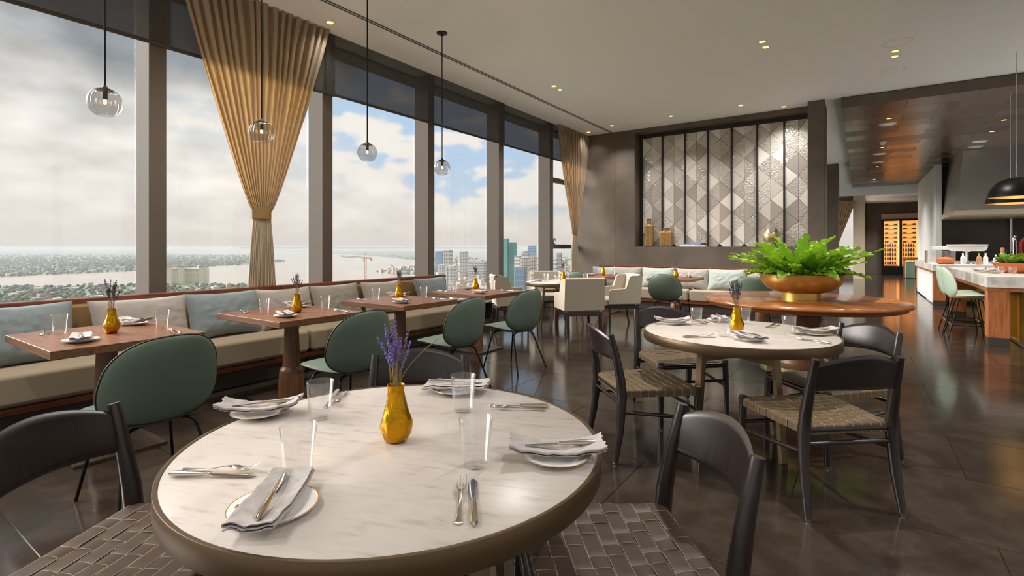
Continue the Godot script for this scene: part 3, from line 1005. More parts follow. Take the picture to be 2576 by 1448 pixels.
# ---- dark chair with a woven leather seat; front is -z
func strap(along_x: bool, idx: int, cnt: int, hw: Callable, z0: float, z1: float, y: float, edges: Geo = null) -> ArrayMesh:
	# hw(z): half the seat's width; straps dive under and over in a twill of two over, one under
	var g := Geo.new()
	var other := 9
	var pts := []                                # [centre, side vector]
	var drop := 0.046
	var sag := func(x: float, z: float) -> float:
		var w: float = hw.call(z)
		return -0.012 * maxf(0.0, 1.0 - pow(x / w, 2.0)) * maxf(0.0, 1.0 - pow((2.0 * z - z0 - z1) / (z1 - z0), 2.0))
	var width: float
	var n := other * 4
	var pos := func(s: float) -> Vector3:
		if along_x:
			var z := lerpf(z0, z1, (idx + 0.5) / cnt)
			var w: float = hw.call(z)
			return Vector3(lerpf(-w, w, s), 0, z)
		var zz := lerpf(z0, z1, s)
		var ww: float = hw.call(zz)
		return Vector3(lerpf(-ww, ww, (idx + 0.5) / cnt), 0, zz)
	var ht := func(s: float) -> float:           # +1 over, -1 under
		var k := s * other - 0.5
		var c0 := floori(k)
		var f := k - c0
		var q := func(c: int) -> float:
			var m := posmod(c + idx * 2, 3) if along_x else posmod(idx + c * 2, 3)
			return (1.0 if m != 0 else -1.0) if along_x else (-1.0 if m != 0 else 1.0)
		return lerpf(q.call(c0), q.call(c0 + 1), smoothstep(0.32, 0.68, f))
	var rows := []
	var first: Vector3 = pos.call(0.0)
	var out := (first - (pos.call(0.1) as Vector3)).normalized()
	rows.append([first + out * 0.010 + Vector3(0, y - drop, 0), out])
	rows.append([first + out * 0.010 + Vector3(0, y - 0.014, 0), out])
	rows.append([first + out * 0.006 + Vector3(0, y - 0.004, 0), (out + Vector3.UP).normalized()])
	for k in n + 1:
		var s := float(k) / n
		var q: Vector3 = pos.call(s)
		rows.append([q + Vector3(0, y + sag.call(q.x, q.z) + 0.0026 * ht.call(s) * smoothstep(0.0, 0.05, minf(s, 1.0 - s)), 0), Vector3.UP])
	var last: Vector3 = pos.call(1.0)
	out = (last - (pos.call(0.9) as Vector3)).normalized()
	rows.append([last + out * 0.006 + Vector3(0, y - 0.004, 0), (out + Vector3.UP).normalized()])
	rows.append([last + out * 0.010 + Vector3(0, y - 0.014, 0), out])
	rows.append([last + out * 0.010 + Vector3(0, y - drop, 0), out])
	var m := rows.size()
	var th := 0.0018
	var base := g.v.size()
	for k in m:
		var c: Vector3 = rows[k][0]
		var z := c.z
		var half: float = (z1 - z0) / cnt * 0.5 - 0.0008 if along_x else (hw.call(clampf(z, z0, z1)) as float) / cnt - 0.0008
		var side := Vector3(0, 0, half) if along_x else Vector3(half, 0, 0)
		var nn: Vector3 = rows[k][1]
		if k > 2 and k < m - 3:
			var tg: Vector3 = (rows[k + 1][0] - rows[k - 1][0]).normalized()
			nn = (nn - tg * nn.dot(tg)).normalized()
		var sd := side.normalized()
		if edges != null:                        # pale cut edges
			for e in [-1.0, 1.0]:
				var q0: Vector3 = c + side * e - sd * e * 0.0008 + nn * 0.0004
				edges.vert(q0 + sd * 0.0008, nn); edges.vert(q0 - sd * 0.0008, nn)
				edges.vert(c + side * e + sd * e * 0.0001, sd * e); edges.vert(c + side * e + sd * e * 0.0001 - nn * th, sd * e)
		# top left, top right, then the two cut edges
		g.vert(c - side, nn); g.vert(c - side * 0.85 + nn * 0.0009, nn); g.vert(c + side * 0.85 + nn * 0.0009, nn); g.vert(c + side, nn)
		g.vert(c - side, -sd); g.vert(c - side - nn * th, -sd)
		g.vert(c + side, sd); g.vert(c + side - nn * th, sd)
	if edges != null:
		for k in m - 1:
			for q in 4:
				var a0 := k * 8 + q * 2
				edges.quad(a0, a0 + 1, a0 + 9, a0 + 8)
	for k in m - 1:
		var a := base + k * 8
		var b := a + 8
		for q in 3: g.quad(a + q, a + q + 1, b + q + 1, b + q)
		g.quad(a + 4, a + 5, b + 5, b + 4)
		g.quad(a + 6, a + 7, b + 7, b + 6)
	return g.done()

func make_woven_proto(strap_mat: String, label: String, at: Vector3, turn: float) -> Node3D:
	var t := thing("woven_chair", label, "chair", at, turn, "dark chairs with woven leather seats")
	var Y := 0.445
	for s in [-1.0, 1.0]:
		var post := [Vector3(s * 0.250, 0.012, 0.285), Vector3(s * 0.243, 0.20, 0.252), Vector3(s * 0.236, 0.40, 0.235), Vector3(s * 0.232, 0.50, 0.242), Vector3(s * 0.227, 0.64, 0.268), Vector3(s * 0.222, 0.785, 0.302)]
		var o := part(t, "leg", tubed(post, [0.0165, 0.024, 0.0295, 0.029, 0.024, 0.0185], 14), M["dark_wood"])
		part(o, "glide", lathed([Vector2(0.0, 0.0), Vector2(0.010, 0.0), Vector2(0.012, 0.004), Vector2(0.012, 0.014)], 10), M["steel"], Vector3(s * 0.250, 0, 0.286))
		var fl := [Vector3(s * 0.272, 0.012, -0.262), Vector3(s * 0.268, 0.25, -0.256), Vector3(s * 0.264, 0.448, -0.25), Vector3(s * 0.264, 0.455, -0.25)]
		o = part(t, "leg", tubed(fl, [0.0155, 0.0215, 0.0225, 0.018], 14), M["dark_wood"])
		part(o, "glide", lathed([Vector2(0.0, 0.0), Vector2(0.010, 0.0), Vector2(0.012, 0.004), Vector2(0.012, 0.014)], 10), M["steel"], Vector3(s * 0.272, 0, -0.262))
		part(t, "stretcher", tubed([Vector3(s * 0.268, 0.255, -0.258), Vector3(s * 0.243, 0.315, 0.243)], 0.0115, 10), M["dark_wood"])
		part(t, "seat_rail", tubed([Vector3(s * 0.255, Y - 0.026, -0.245), Vector3(s * 0.215, Y - 0.026, 0.225)], 0.019, 10), M["dark_wood"])
	part(t, "stretcher", tubed([Vector3(-0.24, 0.355, 0.240), Vector3(0.24, 0.355, 0.240)], 0.0115, 10), M["dark_wood"])
	part(t, "stretcher", tubed([Vector3(-0.266, 0.30, -0.255), Vector3(0.266, 0.30, -0.255)], 0.0115, 10), M["dark_wood"])
	part(t, "seat_rail", tubed([Vector3(-0.255, Y - 0.026, -0.255), Vector3(0.255, Y - 0.026, -0.255)], 0.019, 10), M["dark_wood"])
	part(t, "seat_rail", tubed([Vector3(-0.215, Y - 0.026, 0.225), Vector3(0.215, Y - 0.026, 0.225)], 0.019, 10), M["dark_wood"])
	if not K.has("chair_back"):
		var g := Geo.new()
		# bowed board: arched top edge, level lower edge
		var face := func(u: float, w: float, side: float) -> Vector3:
			var x := (2.0 * u - 1.0)
			var lo := 0.622 + 0.012 * (1.0 - x * x)
			var hi := 0.752 + 0.058 * (1.0 - x * x)
			var y := lerpf(lo, hi, w)
			var z := 0.282 + 0.20 * (y - 0.70) + 0.052 * (1.0 - x * x)
			return Vector3(x * 0.226, y, z + side * 0.0085 * sqrt(clampf(1.0 - pow(2.0 * w - 1.0, 12.0), 0.0, 1.0)))
		g.surf(func(u: float, w: float) -> Vector3: return face.call(u, w, 1.0), 24, 14)
		g.surf(func(u: float, w: float) -> Vector3: return face.call(u, w, -1.0), 24, 14, false, true)
		K["chair_back"] = g.done()
	part(t, "backrest", K["chair_back"], M["dark_wood"])
	var hw := func(z: float) -> float: return lerpf(0.268, 0.226, (z + 0.25) / 0.48)
	for ax in 2:
		for k in 9:
			var key := ["strap", ax, k]
			if not K.has(key):
				var eg := Geo.new()
				K[key] = strap(ax == 0, k, 9, hw, -0.25, 0.23, Y, eg)
				K[key + ["edge"]] = eg.done()
			var so := part(t, "strap", K[key], M[strap_mat])
			part(so, "cut_edge", K[key + ["edge"]], M["strap_edge"])
	return t

func make_woven_chairs() -> void:
	var a := make_woven_proto("strap_brown", "dark woven chair pulled out from the front marble table, back board shining grey", P(-0.590, 0, 1.405), yaw_to(-0.766, -0.643))
	copy(a, "dark woven chair cut by the picture edge, its black back towards the camera", P(-1.745, 0, 0.615), yaw_to(0.88, 0.47))
	copy(a, "dark woven chair behind the front marble table, only its black back showing past the vase", P(-1.637, 0, 1.582), yaw_to(0.563, -0.826))
	var b := make_woven_proto("strap_olive", "dark woven chair with its back to the camera at the second marble table", P(-0.203, 0, 3.21), yaw_to(-0.65, 0.76))
	copy(b, "dark woven chair seen from its side, on the window side of the second marble table", P(-1.197, 0, 3.288), yaw_to(0.723, 0.69))
	copy(b, "dark woven chair behind the second marble table, on the side of the beige armchairs", P(-1.222, 0, 4.153), yaw_to(0.70, -0.71))
	copy(b, "dark woven chair on the bar side of the second marble table, back board shining grey", P(-0.168, 0, 3.945), yaw_to(-0.712, -0.702))

# ---- rounded shell chair
func super_outline(a: float, hw: float, up: float, dn: float, p: float) -> Vector2:
	var c := cos(a)
	var s := sin(a)
	return Vector2(signf(c) * pow(absf(c), 2.0 / p) * hw, signf(s) * pow(absf(s), 2.0 / p) * (up if s > 0.0 else dn))

func back_shell_at(q: Vector2, w: float) -> Vector3:       # q in the plane of the back (x, height from its middle)
	var y := 0.645 + q.y
	var lean := 0.235 + 0.17 * q.y + 0.25 * q.y * q.y
	var wrap := -0.85 * q.x * q.x
	return Vector3(q.x * (1.0 - 0.25 * q.x * q.x), y, lean + wrap + (0.055 if w < 0.0 else 0.018) * -w)

func seat_shell_at(q: Vector2, w: float) -> Vector3:
	var y := 0.452 - 0.045 * clampf((q.y + 0.05) / 0.3, 0.0, 1.0) * 0.6 + 0.35 * q.x * q.x + 0.22 * pow(maxf(0.0, q.y - 0.12), 2.0)
	return Vector3(q.x, y + (0.045 if w > 0.0 else 0.055) * w * 0.7, q.y - 0.02)

func shell_meshes() -> void:
	if K.has("shell_back"): return
	var bo := func(a: float) -> Vector2:
		var o := super_outline(a, 0.285, 0.225, 0.215, 2.6)
		return Vector2(o.x * (1.0 - 0.10 * (o.y / 0.22)), o.y)
	var so := func(a: float) -> Vector2: return super_outline(a, 0.265, 0.235, 0.275, 2.5)
	var g := Geo.new()
	g.pad(bo, back_shell_at, 7, 48)
	K["shell_back"] = g.done()
	g = Geo.new()
	g.pad(so, seat_shell_at, 7, 48)
	K["shell_seat"] = g.done()
	for q in [["shell_back_pipe", bo, back_shell_at], ["shell_seat_pipe", so, seat_shell_at]]:
		var pts := []
		for k in 49:
			pts.append((q[2] as Callable).call((q[1] as Callable).call(TAU * k / 48.0) * 1.005, 0.0))
		g = Geo.new()
		g.tube(pts, 0.0042, 6, false)
		K[q[0]] = g.done()

func shell_chair(label: String, at: Vector3, turn: float) -> void:
	shell_meshes()
	var t := thing("shell_chair", label, "chair", at, turn, "green shell chairs")
	var b := part(t, "backrest", K["shell_back"], M["leather_green"])
	part(b, "piping", K["shell_back_pipe"], M["piping_dark"])
	var s := part(t, "seat", K["shell_seat"], M["leather_green"])
	part(s, "piping", K["shell_seat_pipe"], M["piping_dark"])
	for sx in [-1.0, 1.0]:
		part(t, "leg", tubed(bend_path([Vector3(0, 0.408, -0.10), Vector3(sx * 0.17, 0.40, -0.13), Vector3(sx * 0.235, 0.0, -0.215)], 0.05), 0.0085, 8), M["black_metal"])
		part(t, "leg", tubed(bend_path([Vector3(0, 0.408, 0.10), Vector3(sx * 0.16, 0.40, 0.15), Vector3(sx * 0.245, 0.0, 0.285)], 0.05), 0.0085, 8), M["black_metal"])

func make_shell_chairs() -> void:
	var fx := [[-3.17, 1.15, 0.06, "green leather shell chair closest to the camera, at the first window table"], [-3.17, 2.42, 0.03, "green leather shell chair at the second window table, behind the lavender"], [-3.14, 3.58, 0.02, "green leather shell chair at the third window table"], [-3.16, 4.62, -0.10, "green leather shell chair at the last window table, all four legs in view"]]
	for q in fx:
		shell_chair(q[3], P(q[0], 0, q[1]), PI / 2 + q[2])
	for q in [[-4.35, 8.72, 0.0, "green shell chair mostly hidden behind a beige armchair"], [-2.74, 8.75, 0.05, "green shell chair at the middle table of the back banquette"], [-1.38, 8.75, 0.0, "green shell chair behind the wooden table, its top showing below the fern"]]:
		shell_chair(q[3], P(q[0], 0, q[1]), q[2])

func armchair(label: String, at: Vector3, turn: float) -> void:
	var t := thing("armchair", label, "armchair", at, turn, "beige wing armchairs")
	if not K.has("ac_back"):
		var g := Geo.new()
		# back board, slightly flared towards the top
		g.surf(func(u: float, v: float) -> Vector3: return Vector3((u - 0.5) * lerpf(0.50, 0.60, v), 0.40 + 0.46 * v, 0.27 + 0.05 * v), 8, 8, false)
		g.surf(func(u: float, v: float) -> Vector3: return Vector3((u - 0.5) * lerpf(0.50, 0.60, v), 0.40 + 0.46 * v, 0.20 + 0.05 * v), 8, 8, false, true)
		g.surf(func(u: float, v: float) -> Vector3: return Vector3((u - 0.5) * 0.60, 0.86 + 0.018 * sin(v * PI), 0.32 - 0.07 * v), 8, 5, false)
		for s in [-1.0, 1.0]:
			g.surf(func(u: float, v: float) -> Vector3: return Vector3(s * (lerpf(0.25, 0.30, v)), 0.40 + 0.46 * v, 0.20 + 0.07 * u + 0.05 * v), 2, 6, false, s < 0.0)
		K["ac_back"] = g.done()
		for s in [-1.0, 1.0]:
			g = Geo.new()
			# side: an upright wing that steps down to the arm
			var out := PackedVector2Array([Vector2(0.27, 0.40), Vector2(0.315, 0.86), Vector2(0.12, 0.855), Vector2(0.085, 0.83), Vector2(0.03, 0.66), Vector2(0.005, 0.645), Vector2(-0.22, 0.635), Vector2(-0.245, 0.615), Vector2(-0.25, 0.40)])
			var h := Geo.new()
			h.prism(out, -0.028, 0.028)
			g.add(h, Transform3D(Basis(Vector3(0, 0, 1), Vector3(1, 0, 0), Vector3(0, 1, 0)), Vector3(s * 0.28, 0, 0)))
			K["ac_side%d" % s] = g.done()
	part(t, "backrest", K["ac_back"], M["armchair_cloth"])
	part(t, "arm", K["ac_side-1"], M["armchair_cloth"])
	part(t, "arm", K["ac_side1"], M["armchair_cloth"])
	part(t, "seat", bx(Vector3(0.50, 0.13, 0.52), 0.035), M["armchair_cloth"], Vector3(0, 0.415, -0.03))
	part(t, "frame", bx(Vector3(0.56, 0.055, 0.53), 0.006), M["dark_wood"], Vector3(0, 0.345, 0.005))
	for sx in [-1.0, 1.0]:
		part(t, "leg", tubed([Vector3(sx * 0.262, 0.0, -0.24), Vector3(sx * 0.255, 0.34, -0.235)], [0.014, 0.023], 10), M["dark_wood"])
		part(t, "leg", tubed([Vector3(sx * 0.262, 0.0, 0.31), Vector3(sx * 0.258, 0.17, 0.265), Vector3(sx * 0.255, 0.35, 0.25)], [0.014, 0.019, 0.024], 10), M["dark_wood"])

func make_armchairs() -> void:
	armchair("beige wing armchair with its back to the camera at the third marble table", P(-3.52, 0, 6.92), yaw_to(-0.72, 0.69))
	armchair("beige wing armchair turned sideways between the third marble table and the back banquette", P(-3.38, 0, 8.10), yaw_to(-0.72, -0.69))
	armchair("beige wing armchair by the window, next to the last walnut table", P(-4.72, 0, 6.86), yaw_to(0.72, 0.69))
	armchair("beige wing armchair with its front to the camera, below the corner window", P(-4.75, 0, 8.12), yaw_to(0.70, -0.71))

func make_round_wood_table() -> void:
	var t := thing("round_table", "large round polished wooden table carrying the fern bowl", "table", P(-0.545, 0, 6.50))
	part(t, "table_top", lathed([Vector2(0.0, 0.668), Vector2(0.93, 0.668), Vector2(0.955, 0.676), Vector2(0.962, 0.694), Vector2(0.985, 0.703), Vector2(1.003, 0.716), Vector2(1.005, 0.73), Vector2(0.995, 0.743), Vector2(0.975, 0.75), Vector2(0.0, 0.75)], 120), M["round_wood"])
	part(t, "under_collar", lathed([Vector2(0.20, 0.57), Vector2(0.24, 0.58), Vector2(0.26, 0.60), Vector2(0.30, 0.615), Vector2(0.33, 0.64), Vector2(0.33, 0.668)], 48), M["wood_along_y"])
	part(t, "column", lathed([Vector2(0.24, 0.05), Vector2(0.21, 0.12), Vector2(0.17, 0.2), Vector2(0.17, 0.42), Vector2(0.20, 0.52), Vector2(0.205, 0.57)], 48), M["wood_along_y"])
	part(t, "base", lathed([Vector2(0.0, 0.0), Vector2(0.42, 0.0), Vector2(0.42, 0.035), Vector2(0.38, 0.05), Vector2(0.0, 0.05)], 64), M["brass"])

func make_furniture() -> void:
	make_banquette(-5.43, [[-2.4, 3.25], [3.25, 6.0]], true, ["long linen banquette under the windows, the run with the first two tables", "linen banquette under the windows, the shorter run ending at the third pier"])
	# end panel of the window banquette
	make_banquette(-11.26, [[-5.15, -2.9], [-2.9, -0.83]], false, ["linen banquette along the panelled back wall, in the corner", "linen banquette along the panelled back wall, partly behind the round wooden table"])
	var names := ["first walnut pedestal table from the camera along the window banquette", "second walnut pedestal table along the window banquette, below the big curtain", "third walnut pedestal table along the window banquette", "last walnut pedestal table of the window banquette, before the beige armchairs"]
	for k in 4:
		wood_table(P(-4.13, 0, [1.27, 2.6, 3.88, 5.18][k]), 0.0, names[k])
	var bn := ["walnut table in the corner of the back banquette, half hidden by armchairs", "walnut table in the middle of the back banquette, above a green chair", "walnut table of the back banquette mostly hidden by the fern"]
	for k in 3:
		wood_table(P([-4.34, -2.87, -1.40][k], 0, 9.66), PI / 2, bn[k])
	round_marble_table(P(-1.14, 0, 1.06), 0.60, deg_to_rad(20), "large round white marble table in front with a bronze edge")
	round_marble_table(P(-0.69, 0, 3.70), 0.61, deg_to_rad(12), "second round marble table, in front of the round wooden table")
	round_marble_table(P(-4.1, 0, 7.46), 0.61, deg_to_rad(0), "third round marble table, among the beige armchairs by the window")

# ---------------------------------------------------------------- the view: river, far bank, town
const GROUND := -148.7

func far_at(px: float, dep: float) -> Vector3:       # a place on the ground: bearing in lens units, distance
	var lat := px * dep
	var c := cos(atan(876.0 / 1280.0))
	var s := sin(atan(876.0 / 1280.0))
	return Vector3(c * lat - s * dep, GROUND, -(s * lat + c * dep))

func tower(at: Vector3, w: float, dp: float, h: float, body: Material, trim: Material, label: String, floors: int, ribs := 0, crown := 0.0) -> Node3D:
	var t := thing("tower_block", label, "building", at, atan(876.0 / 1280.0) - 0.35, "towers of the town")
	part(t, "shaft", bx(Vector3(w, h, dp)), body, Vector3(0, h / 2, 0))
	for k in floors:
		part(t, "floor_band", bx(Vector3(w * 1.02, h / floors * 0.25, dp * 1.02)), trim, Vector3(0, h * (k + 0.7) / floors, 0))
	for k in ribs:
		part(t, "rib", bx(Vector3(w * 0.10, h, 1.2)), trim, Vector3(w * ((k + 0.5) / ribs - 0.5), h / 2, dp / 2 + 0.5))
	if crown > 0.0:
		part(t, "roof_house", bx(Vector3(w * 0.6, crown, dp * 0.6)), body, Vector3(0, h + crown / 2, 0))
	return t

func make_city() -> void:
	var land := mat("land", Color("4f6a5c"), 0.95)
	var S := FastNoiseLite.TYPE_SIMPLEX_SMOOTH
	land.albedo_texture = ntex(noise(S, 0.02, 5, 101), [Color("3c5638"), Color("5d7a4a"), Color("8b9a6c"), Color("46603c")], [0.0, 0.45, 0.75, 1.0])
	land.albedo_color = Color.WHITE
	tri_map(land, Vector3(0.0012, 0.0012, 0.0012), true)
	var town := mat("town_ground", Color.WHITE, 0.95)
	town.albedo_texture = ntex(noise(FastNoiseLite.TYPE_CELLULAR, 0.04, 3, 102), [Color("55704f"), Color("8f9a86"), Color("c9b8a2"), Color("7c8d7a")], [0.0, 0.4, 0.7, 1.0])
	tri_map(town, Vector3(0.004, 0.004, 0.004), true)
	var water := mat("water", Color("b9ad9e"), 0.22)
	water.metallic_specular = 0.5
	var g := Geo.new()
	g.lathe([Vector2(36000, 0), Vector2(0.0, 0)], 64)
	g.n.fill(Vector3.UP)
	var wo := struct_mesh("river_water", g.done(), water)
	wo.position = Vector3(0, GROUND - 0.6, 0)
	var lands := {
		"land_near_shore": [Vector2(-2748, 195), Vector2(-3228, 14), Vector2(-2733, -503), Vector2(-2532, -690), Vector2(-2402, -831), Vector2(-2297, -903), Vector2(-2247, -1047), Vector2(-2060, -1066), Vector2(-1874, -1044), Vector2(-1453, -897), Vector2(-976, -639), Vector2(-460, -301), Vector2(-30, 60), Vector2(600, 900), Vector2(-1003, 1271)],
		"land_far_bank": [Vector2(-35000, 4341), Vector2(-33732, -13268), Vector2(-27464, -12225), Vector2(-21588, -8491), Vector2(-13338, -5413), Vector2(-9433, -5178), Vector2(-5473, -3305), Vector2(-5107, -3152), Vector2(-4802, -2836), Vector2(-4400, -2276), Vector2(-4222, -1958), Vector2(-3998, -1572), Vector2(-3827, -1324), Vector2(-3620, -667), Vector2(-3631, -285), Vector2(-4214, 299), Vector2(-6000, 3000)],
		"land_horizon": [Vector2(-34421, -13969), Vector2(-27877, -12792), Vector2(-22194, -12182), Vector2(-15631, -10453), Vector2(-10926, -8033), Vector2(-7215, -6141), Vector2(-4329, -4308), Vector2(-4814, -5014), Vector2(-21743, -22646)],
		"land_town": [Vector2(-2484, -2114), Vector2(-2676, -2399), Vector2(-3011, -2997), Vector2(-4814, -5014), Vector2(-21743, -22646), Vector2(-5271, -33918), Vector2(3000, -33918), Vector2(3000, -556), Vector2(60, -60), Vector2(-353, -374), Vector2(-1004, -999), Vector2(-2037, -2027), Vector2(-2146, -1953)]}
	for q in lands:
		g = Geo.new()
		g.prism(PackedVector2Array(lands[q]), GROUND - 2.0, GROUND)
		struct_mesh(q, g.done(), town if q == "land_town" else land)
	rng.seed = 202
	# trees: too many to count
	var crown := lathed([Vector2(0, 0), Vector2(0.55, 0.15), Vector2(1.0, 0.55), Vector2(0.8, 0.9), Vector2(0.0, 1.15)], 7)
	var leafy := mat("tree_green", Color.WHITE, 0.95)
	leafy.vertex_color_use_as_albedo = true
	var spots: Array[Transform3D] = []
	var tints := PackedColorArray()
	for q in lands:
		var poly := PackedVector2Array(lands[q])
		var want: int = {"land_near_shore": 1500, "land_far_bank": 3200, "land_horizon": 300, "land_town": 2600}[q]
		var got := 0
		var tries := 0
		while got < want and tries < want * 12:
			tries += 1
			var px := rng.randf_range(-1.05, 0.25)
			var dep := 150.0 / rng.randf_range(0.014, 0.14) if q != "land_town" else 150.0 / rng.randf_range(0.02, 0.16)
			var p := far_at(px, dep)
			if not Geometry2D.is_point_in_polygon(Vector2(p.x, p.z), poly): continue
			got += 1
			var h := rng.randf_range(5.0, 11.0) * (1.0 if dep < 4000.0 else 1.6)
			spots.append(Transform3D(Basis().scaled(Vector3(h * rng.randf_range(0.7, 1.6), h, h * 0.9)), p))
			var l := rng.randf_range(0.75, 1.2)
			tints.append(Color(0.055 * l, 0.105 * l, 0.06 * l))
	stuff("distant_trees", crown, leafy, spots, tints, "green trees scattered over the river banks and the town", "trees")
	# small houses of the town
	var house := Geo.new()
	house.box(Vector3(0, 0.5, 0), Vector3(1, 1, 1))
	var hm := mat("house_paint", Color.WHITE, 0.9)
	hm.vertex_color_use_as_albedo = true
	spots = []
	tints = PackedColorArray()
	for q in ["land_town", "land_near_shore", "land_far_bank"]:
		var poly := PackedVector2Array(lands[q])
		var want: int = {"land_town": 3600, "land_near_shore": 160, "land_far_bank": 240}[q]
		var got := 0
		var tries := 0
		while got < want and tries < want * 20:
			tries += 1
			var px := rng.randf_range(-1.05, 0.25)
			var dep := 150.0 / rng.randf_range(0.03, 0.17)
			var p := far_at(px, dep)
			if not Geometry2D.is_point_in_polygon(Vector2(p.x, p.z), poly): continue
			got += 1
			var sz := rng.randf_range(9.0, 24.0)
			var h := rng.randf_range(5.0, 16.0) if rng.randf() < 0.9 or q != "land_town" else rng.randf_range(20.0, 42.0)
			spots.append(Transform3D(Basis(Vector3.UP, rng.randf_range(-0.3, 0.3)).scaled(Vector3(sz, h, sz * rng.randf_range(0.6, 1.2))), p))
			tints.append([Color(0.62, 0.58, 0.52), Color(0.55, 0.38, 0.30), Color(0.70, 0.68, 0.64), Color(0.38, 0.44, 0.50), Color(0.60, 0.45, 0.36), Color(0.5, 0.5, 0.5)][rng.randi_range(0, 5)])
	stuff("distant_houses", house.done(), hm, spots, tints, "small houses and roofs spread over the town and shores", "houses")
	# the riverside hotel
	var cream := mat("hotel_cream", Color("eedfc9"), 0.9)
	var pale := mat("tower_pale", Color("d4d2cc"), 0.85)
	var grey := mat("tower_grey", Color("8f9296"), 0.85)
	var blue := mat("tower_blue", Color("5b7fa3"), 0.5)
	var teal := mat("tower_teal", Color("4f9a96"), 0.6)
	var glass := mat("tower_glass", Color("7fa3c4"), 0.3)
	var orange := mat("crane_orange", Color("c98a3e"), 0.7)
	var h := thing("riverside_hotel", "long cream hotel block standing by the river", "building", P(-2275, GROUND, 972), atan(876.0 / 1280.0))
	part(h, "wing", bx(Vector3(160, 62, 22)), cream, Vector3(0, 31, 0))
	for x in [-68.0, -20.0, 66.0]:
		part(h, "turret", bx(Vector3(22, 72, 30)), cream, Vector3(x, 36, 2))
		part(h, "turret_roof", bx(Vector3(24, 3, 32)), grey, Vector3(x, 73, 2))
	part(h, "spire", bx(Vector3(10, 12, 10)), cream, Vector3(-20, 80, 2))
	part(h, "top_band", bx(Vector3(150, 3, 24)), grey, Vector3(0, 60, 0))
	for k in 22:
		for r in 11:
			var x := -80.0 + 7.2 * k
			if absf(x + 68.0) < 13.0 or absf(x + 20.0) < 13.0 or absf(x - 66.0) < 13.0: continue
			part(h, "window", bx(Vector3(3.2, 2.6, 0.6)), grey, Vector3(x, 6.0 + 5.0 * r, 11.2))
	# tower crane
	var cr := thing("tower_crane", "yellow tower crane rising in front of the river", "crane", P(-642, GROUND, 530), 0.9)
	g = Geo.new()
	for sx in [-1.0, 1.0]:
		for sz in [-1.0, 1.0]: g.box(Vector3(sx * 1.5, 66, sz * 1.5), Vector3(0.5, 132, 0.5))
	for k in 33:
		for f in 4:
			var a := PI / 2 * f
			var b := Basis(Vector3.UP, a)
			var y0 := 4.0 * k
			g.tube([b * Vector3(-1.5 if k % 2 else 1.5, y0, 1.5), b * Vector3(1.5 if k % 2 else -1.5, y0 + 4.0, 1.5)], 0.22, 4, false)
	part(cr, "mast", g.done(), orange)
	g = Geo.new()
	for o in [Vector3(0, 0, -1.1), Vector3(0, 0, 1.1), Vector3(0, 1.8, 0)]: g.tube([Vector3(-36, 132, 0) + o + Vector3(0, 3.6, 0), Vector3(10, 132, 0) + o], 0.28, 4)
	for k in 22:
		g.tube([Vector3(-36 + 2.0 * k, 135.6 - 0.157 * k, -1.1), Vector3(-35 + 2.0 * k, 137.3 - 0.157 * k, 0), Vector3(-34 + 2.0 * k, 135.4 - 0.157 * k, 1.1)], 0.16, 4, false)
	part(cr, "jib", g.done(), orange)
	g = Geo.new()
	g.tube([Vector3(-1.2, 132, 0), Vector3(0, 142, 0), Vector3(1.2, 132, 0)], 0.4, 4)
	g.tube([Vector3(0, 142, 0), Vector3(-24, 135, 0)], 0.12, 4)
	g.tube([Vector3(0, 142, 0), Vector3(10, 132.6, 0)], 0.12, 4)
	part(cr, "apex", g.done(), orange)
	part(cr, "counterweight", bx(Vector3(3.2, 2.6, 2.4)), orange, Vector3(9, 130.6, 0))
	part(cr, "cab", bx(Vector3(2.2, 2.4, 2.0)), orange, Vector3(-2.4, 130.4, 1.6))
	part(cr, "hook_line", tubed([Vector3(-16, 134, 0), Vector3(-16, 116, 0)], 0.25, 4), grey)
	# towers
	tower(P(-1772, GROUND, 1938), 40, 30, 131, blue, glass, "flat-topped blue glass tower, first in the town from the river", 12)
	tower(P(-1270, GROUND, 1433), 28, 24, 139, pale, grey, "tall pale tower with grey ribs next to the blue glass tower", 10, 3, 3.0)
	tower(P(-1607, GROUND, 1930), 35, 28, 129, pale, grey, "slim pale tower with dark ribs standing alone", 8, 4, 4.0)
	tower(P(-1016, GROUND, 1122), 19, 18, 100, pale, grey, "white apartment block, left one of a low pair", 12, 2)
	tower(P(-930, GROUND, 1060), 22, 20, 99, pale, grey, "white apartment block, right one of a low pair", 12, 2)
	tower(P(-1367, GROUND, 1730), 76, 30, 90, grey, pale, "wide low grey office block behind the lavender", 8)
	tower(P(-864, GROUND, 1226), 20, 18, 176, teal, teal, "tall tower wrapped in teal netting, higher half", 16)
	tower(P(-845, GROUND, 1240), 18, 18, 165, teal, teal, "tower wrapped in teal netting, lower half", 15)
	tower(P(-722, GROUND, 1081), 14, 14, 129, pale, grey, "narrow pale tower beside the teal tower", 14)
	tower(P(-679, GROUND, 1050), 18, 16, 126, cream, grey, "cream tower with grey side near the teal tower", 14, 3)
	tower(P(-690, GROUND, 1103), 19, 16, 126, cream, grey, "cream tower behind the window pier edge", 14, 3)
	tower(P(-1064, GROUND, 1695), 28, 24, 157, glass, blue, "distant pale blue glass tower above the cream towers", 16)
	tower(P(-1031, GROUND, 1596), 24, 20, 130, grey, pale, "grey stepped tower between teal and blue towers", 12, 0, 6.0)
	tower(P(-551, GROUND, 835), 19, 18, 111, blue, grey, "low blue block in front of the cream towers", 10)
	tower(P(-634, GROUND, 1141), 11, 12, 136, grey, pale, "thin grey tower seen through the corner bay", 14)
	tower(P(-544, GROUND, 960), 8, 10, 117, pale, grey, "small pale tower seen through the corner bay", 12)
	# damp air over the plain
	var fog := FogVolume.new()
	fog.name = "river_haze"
	fog.shape = RenderingServer.FOG_VOLUME_SHAPE_BOX
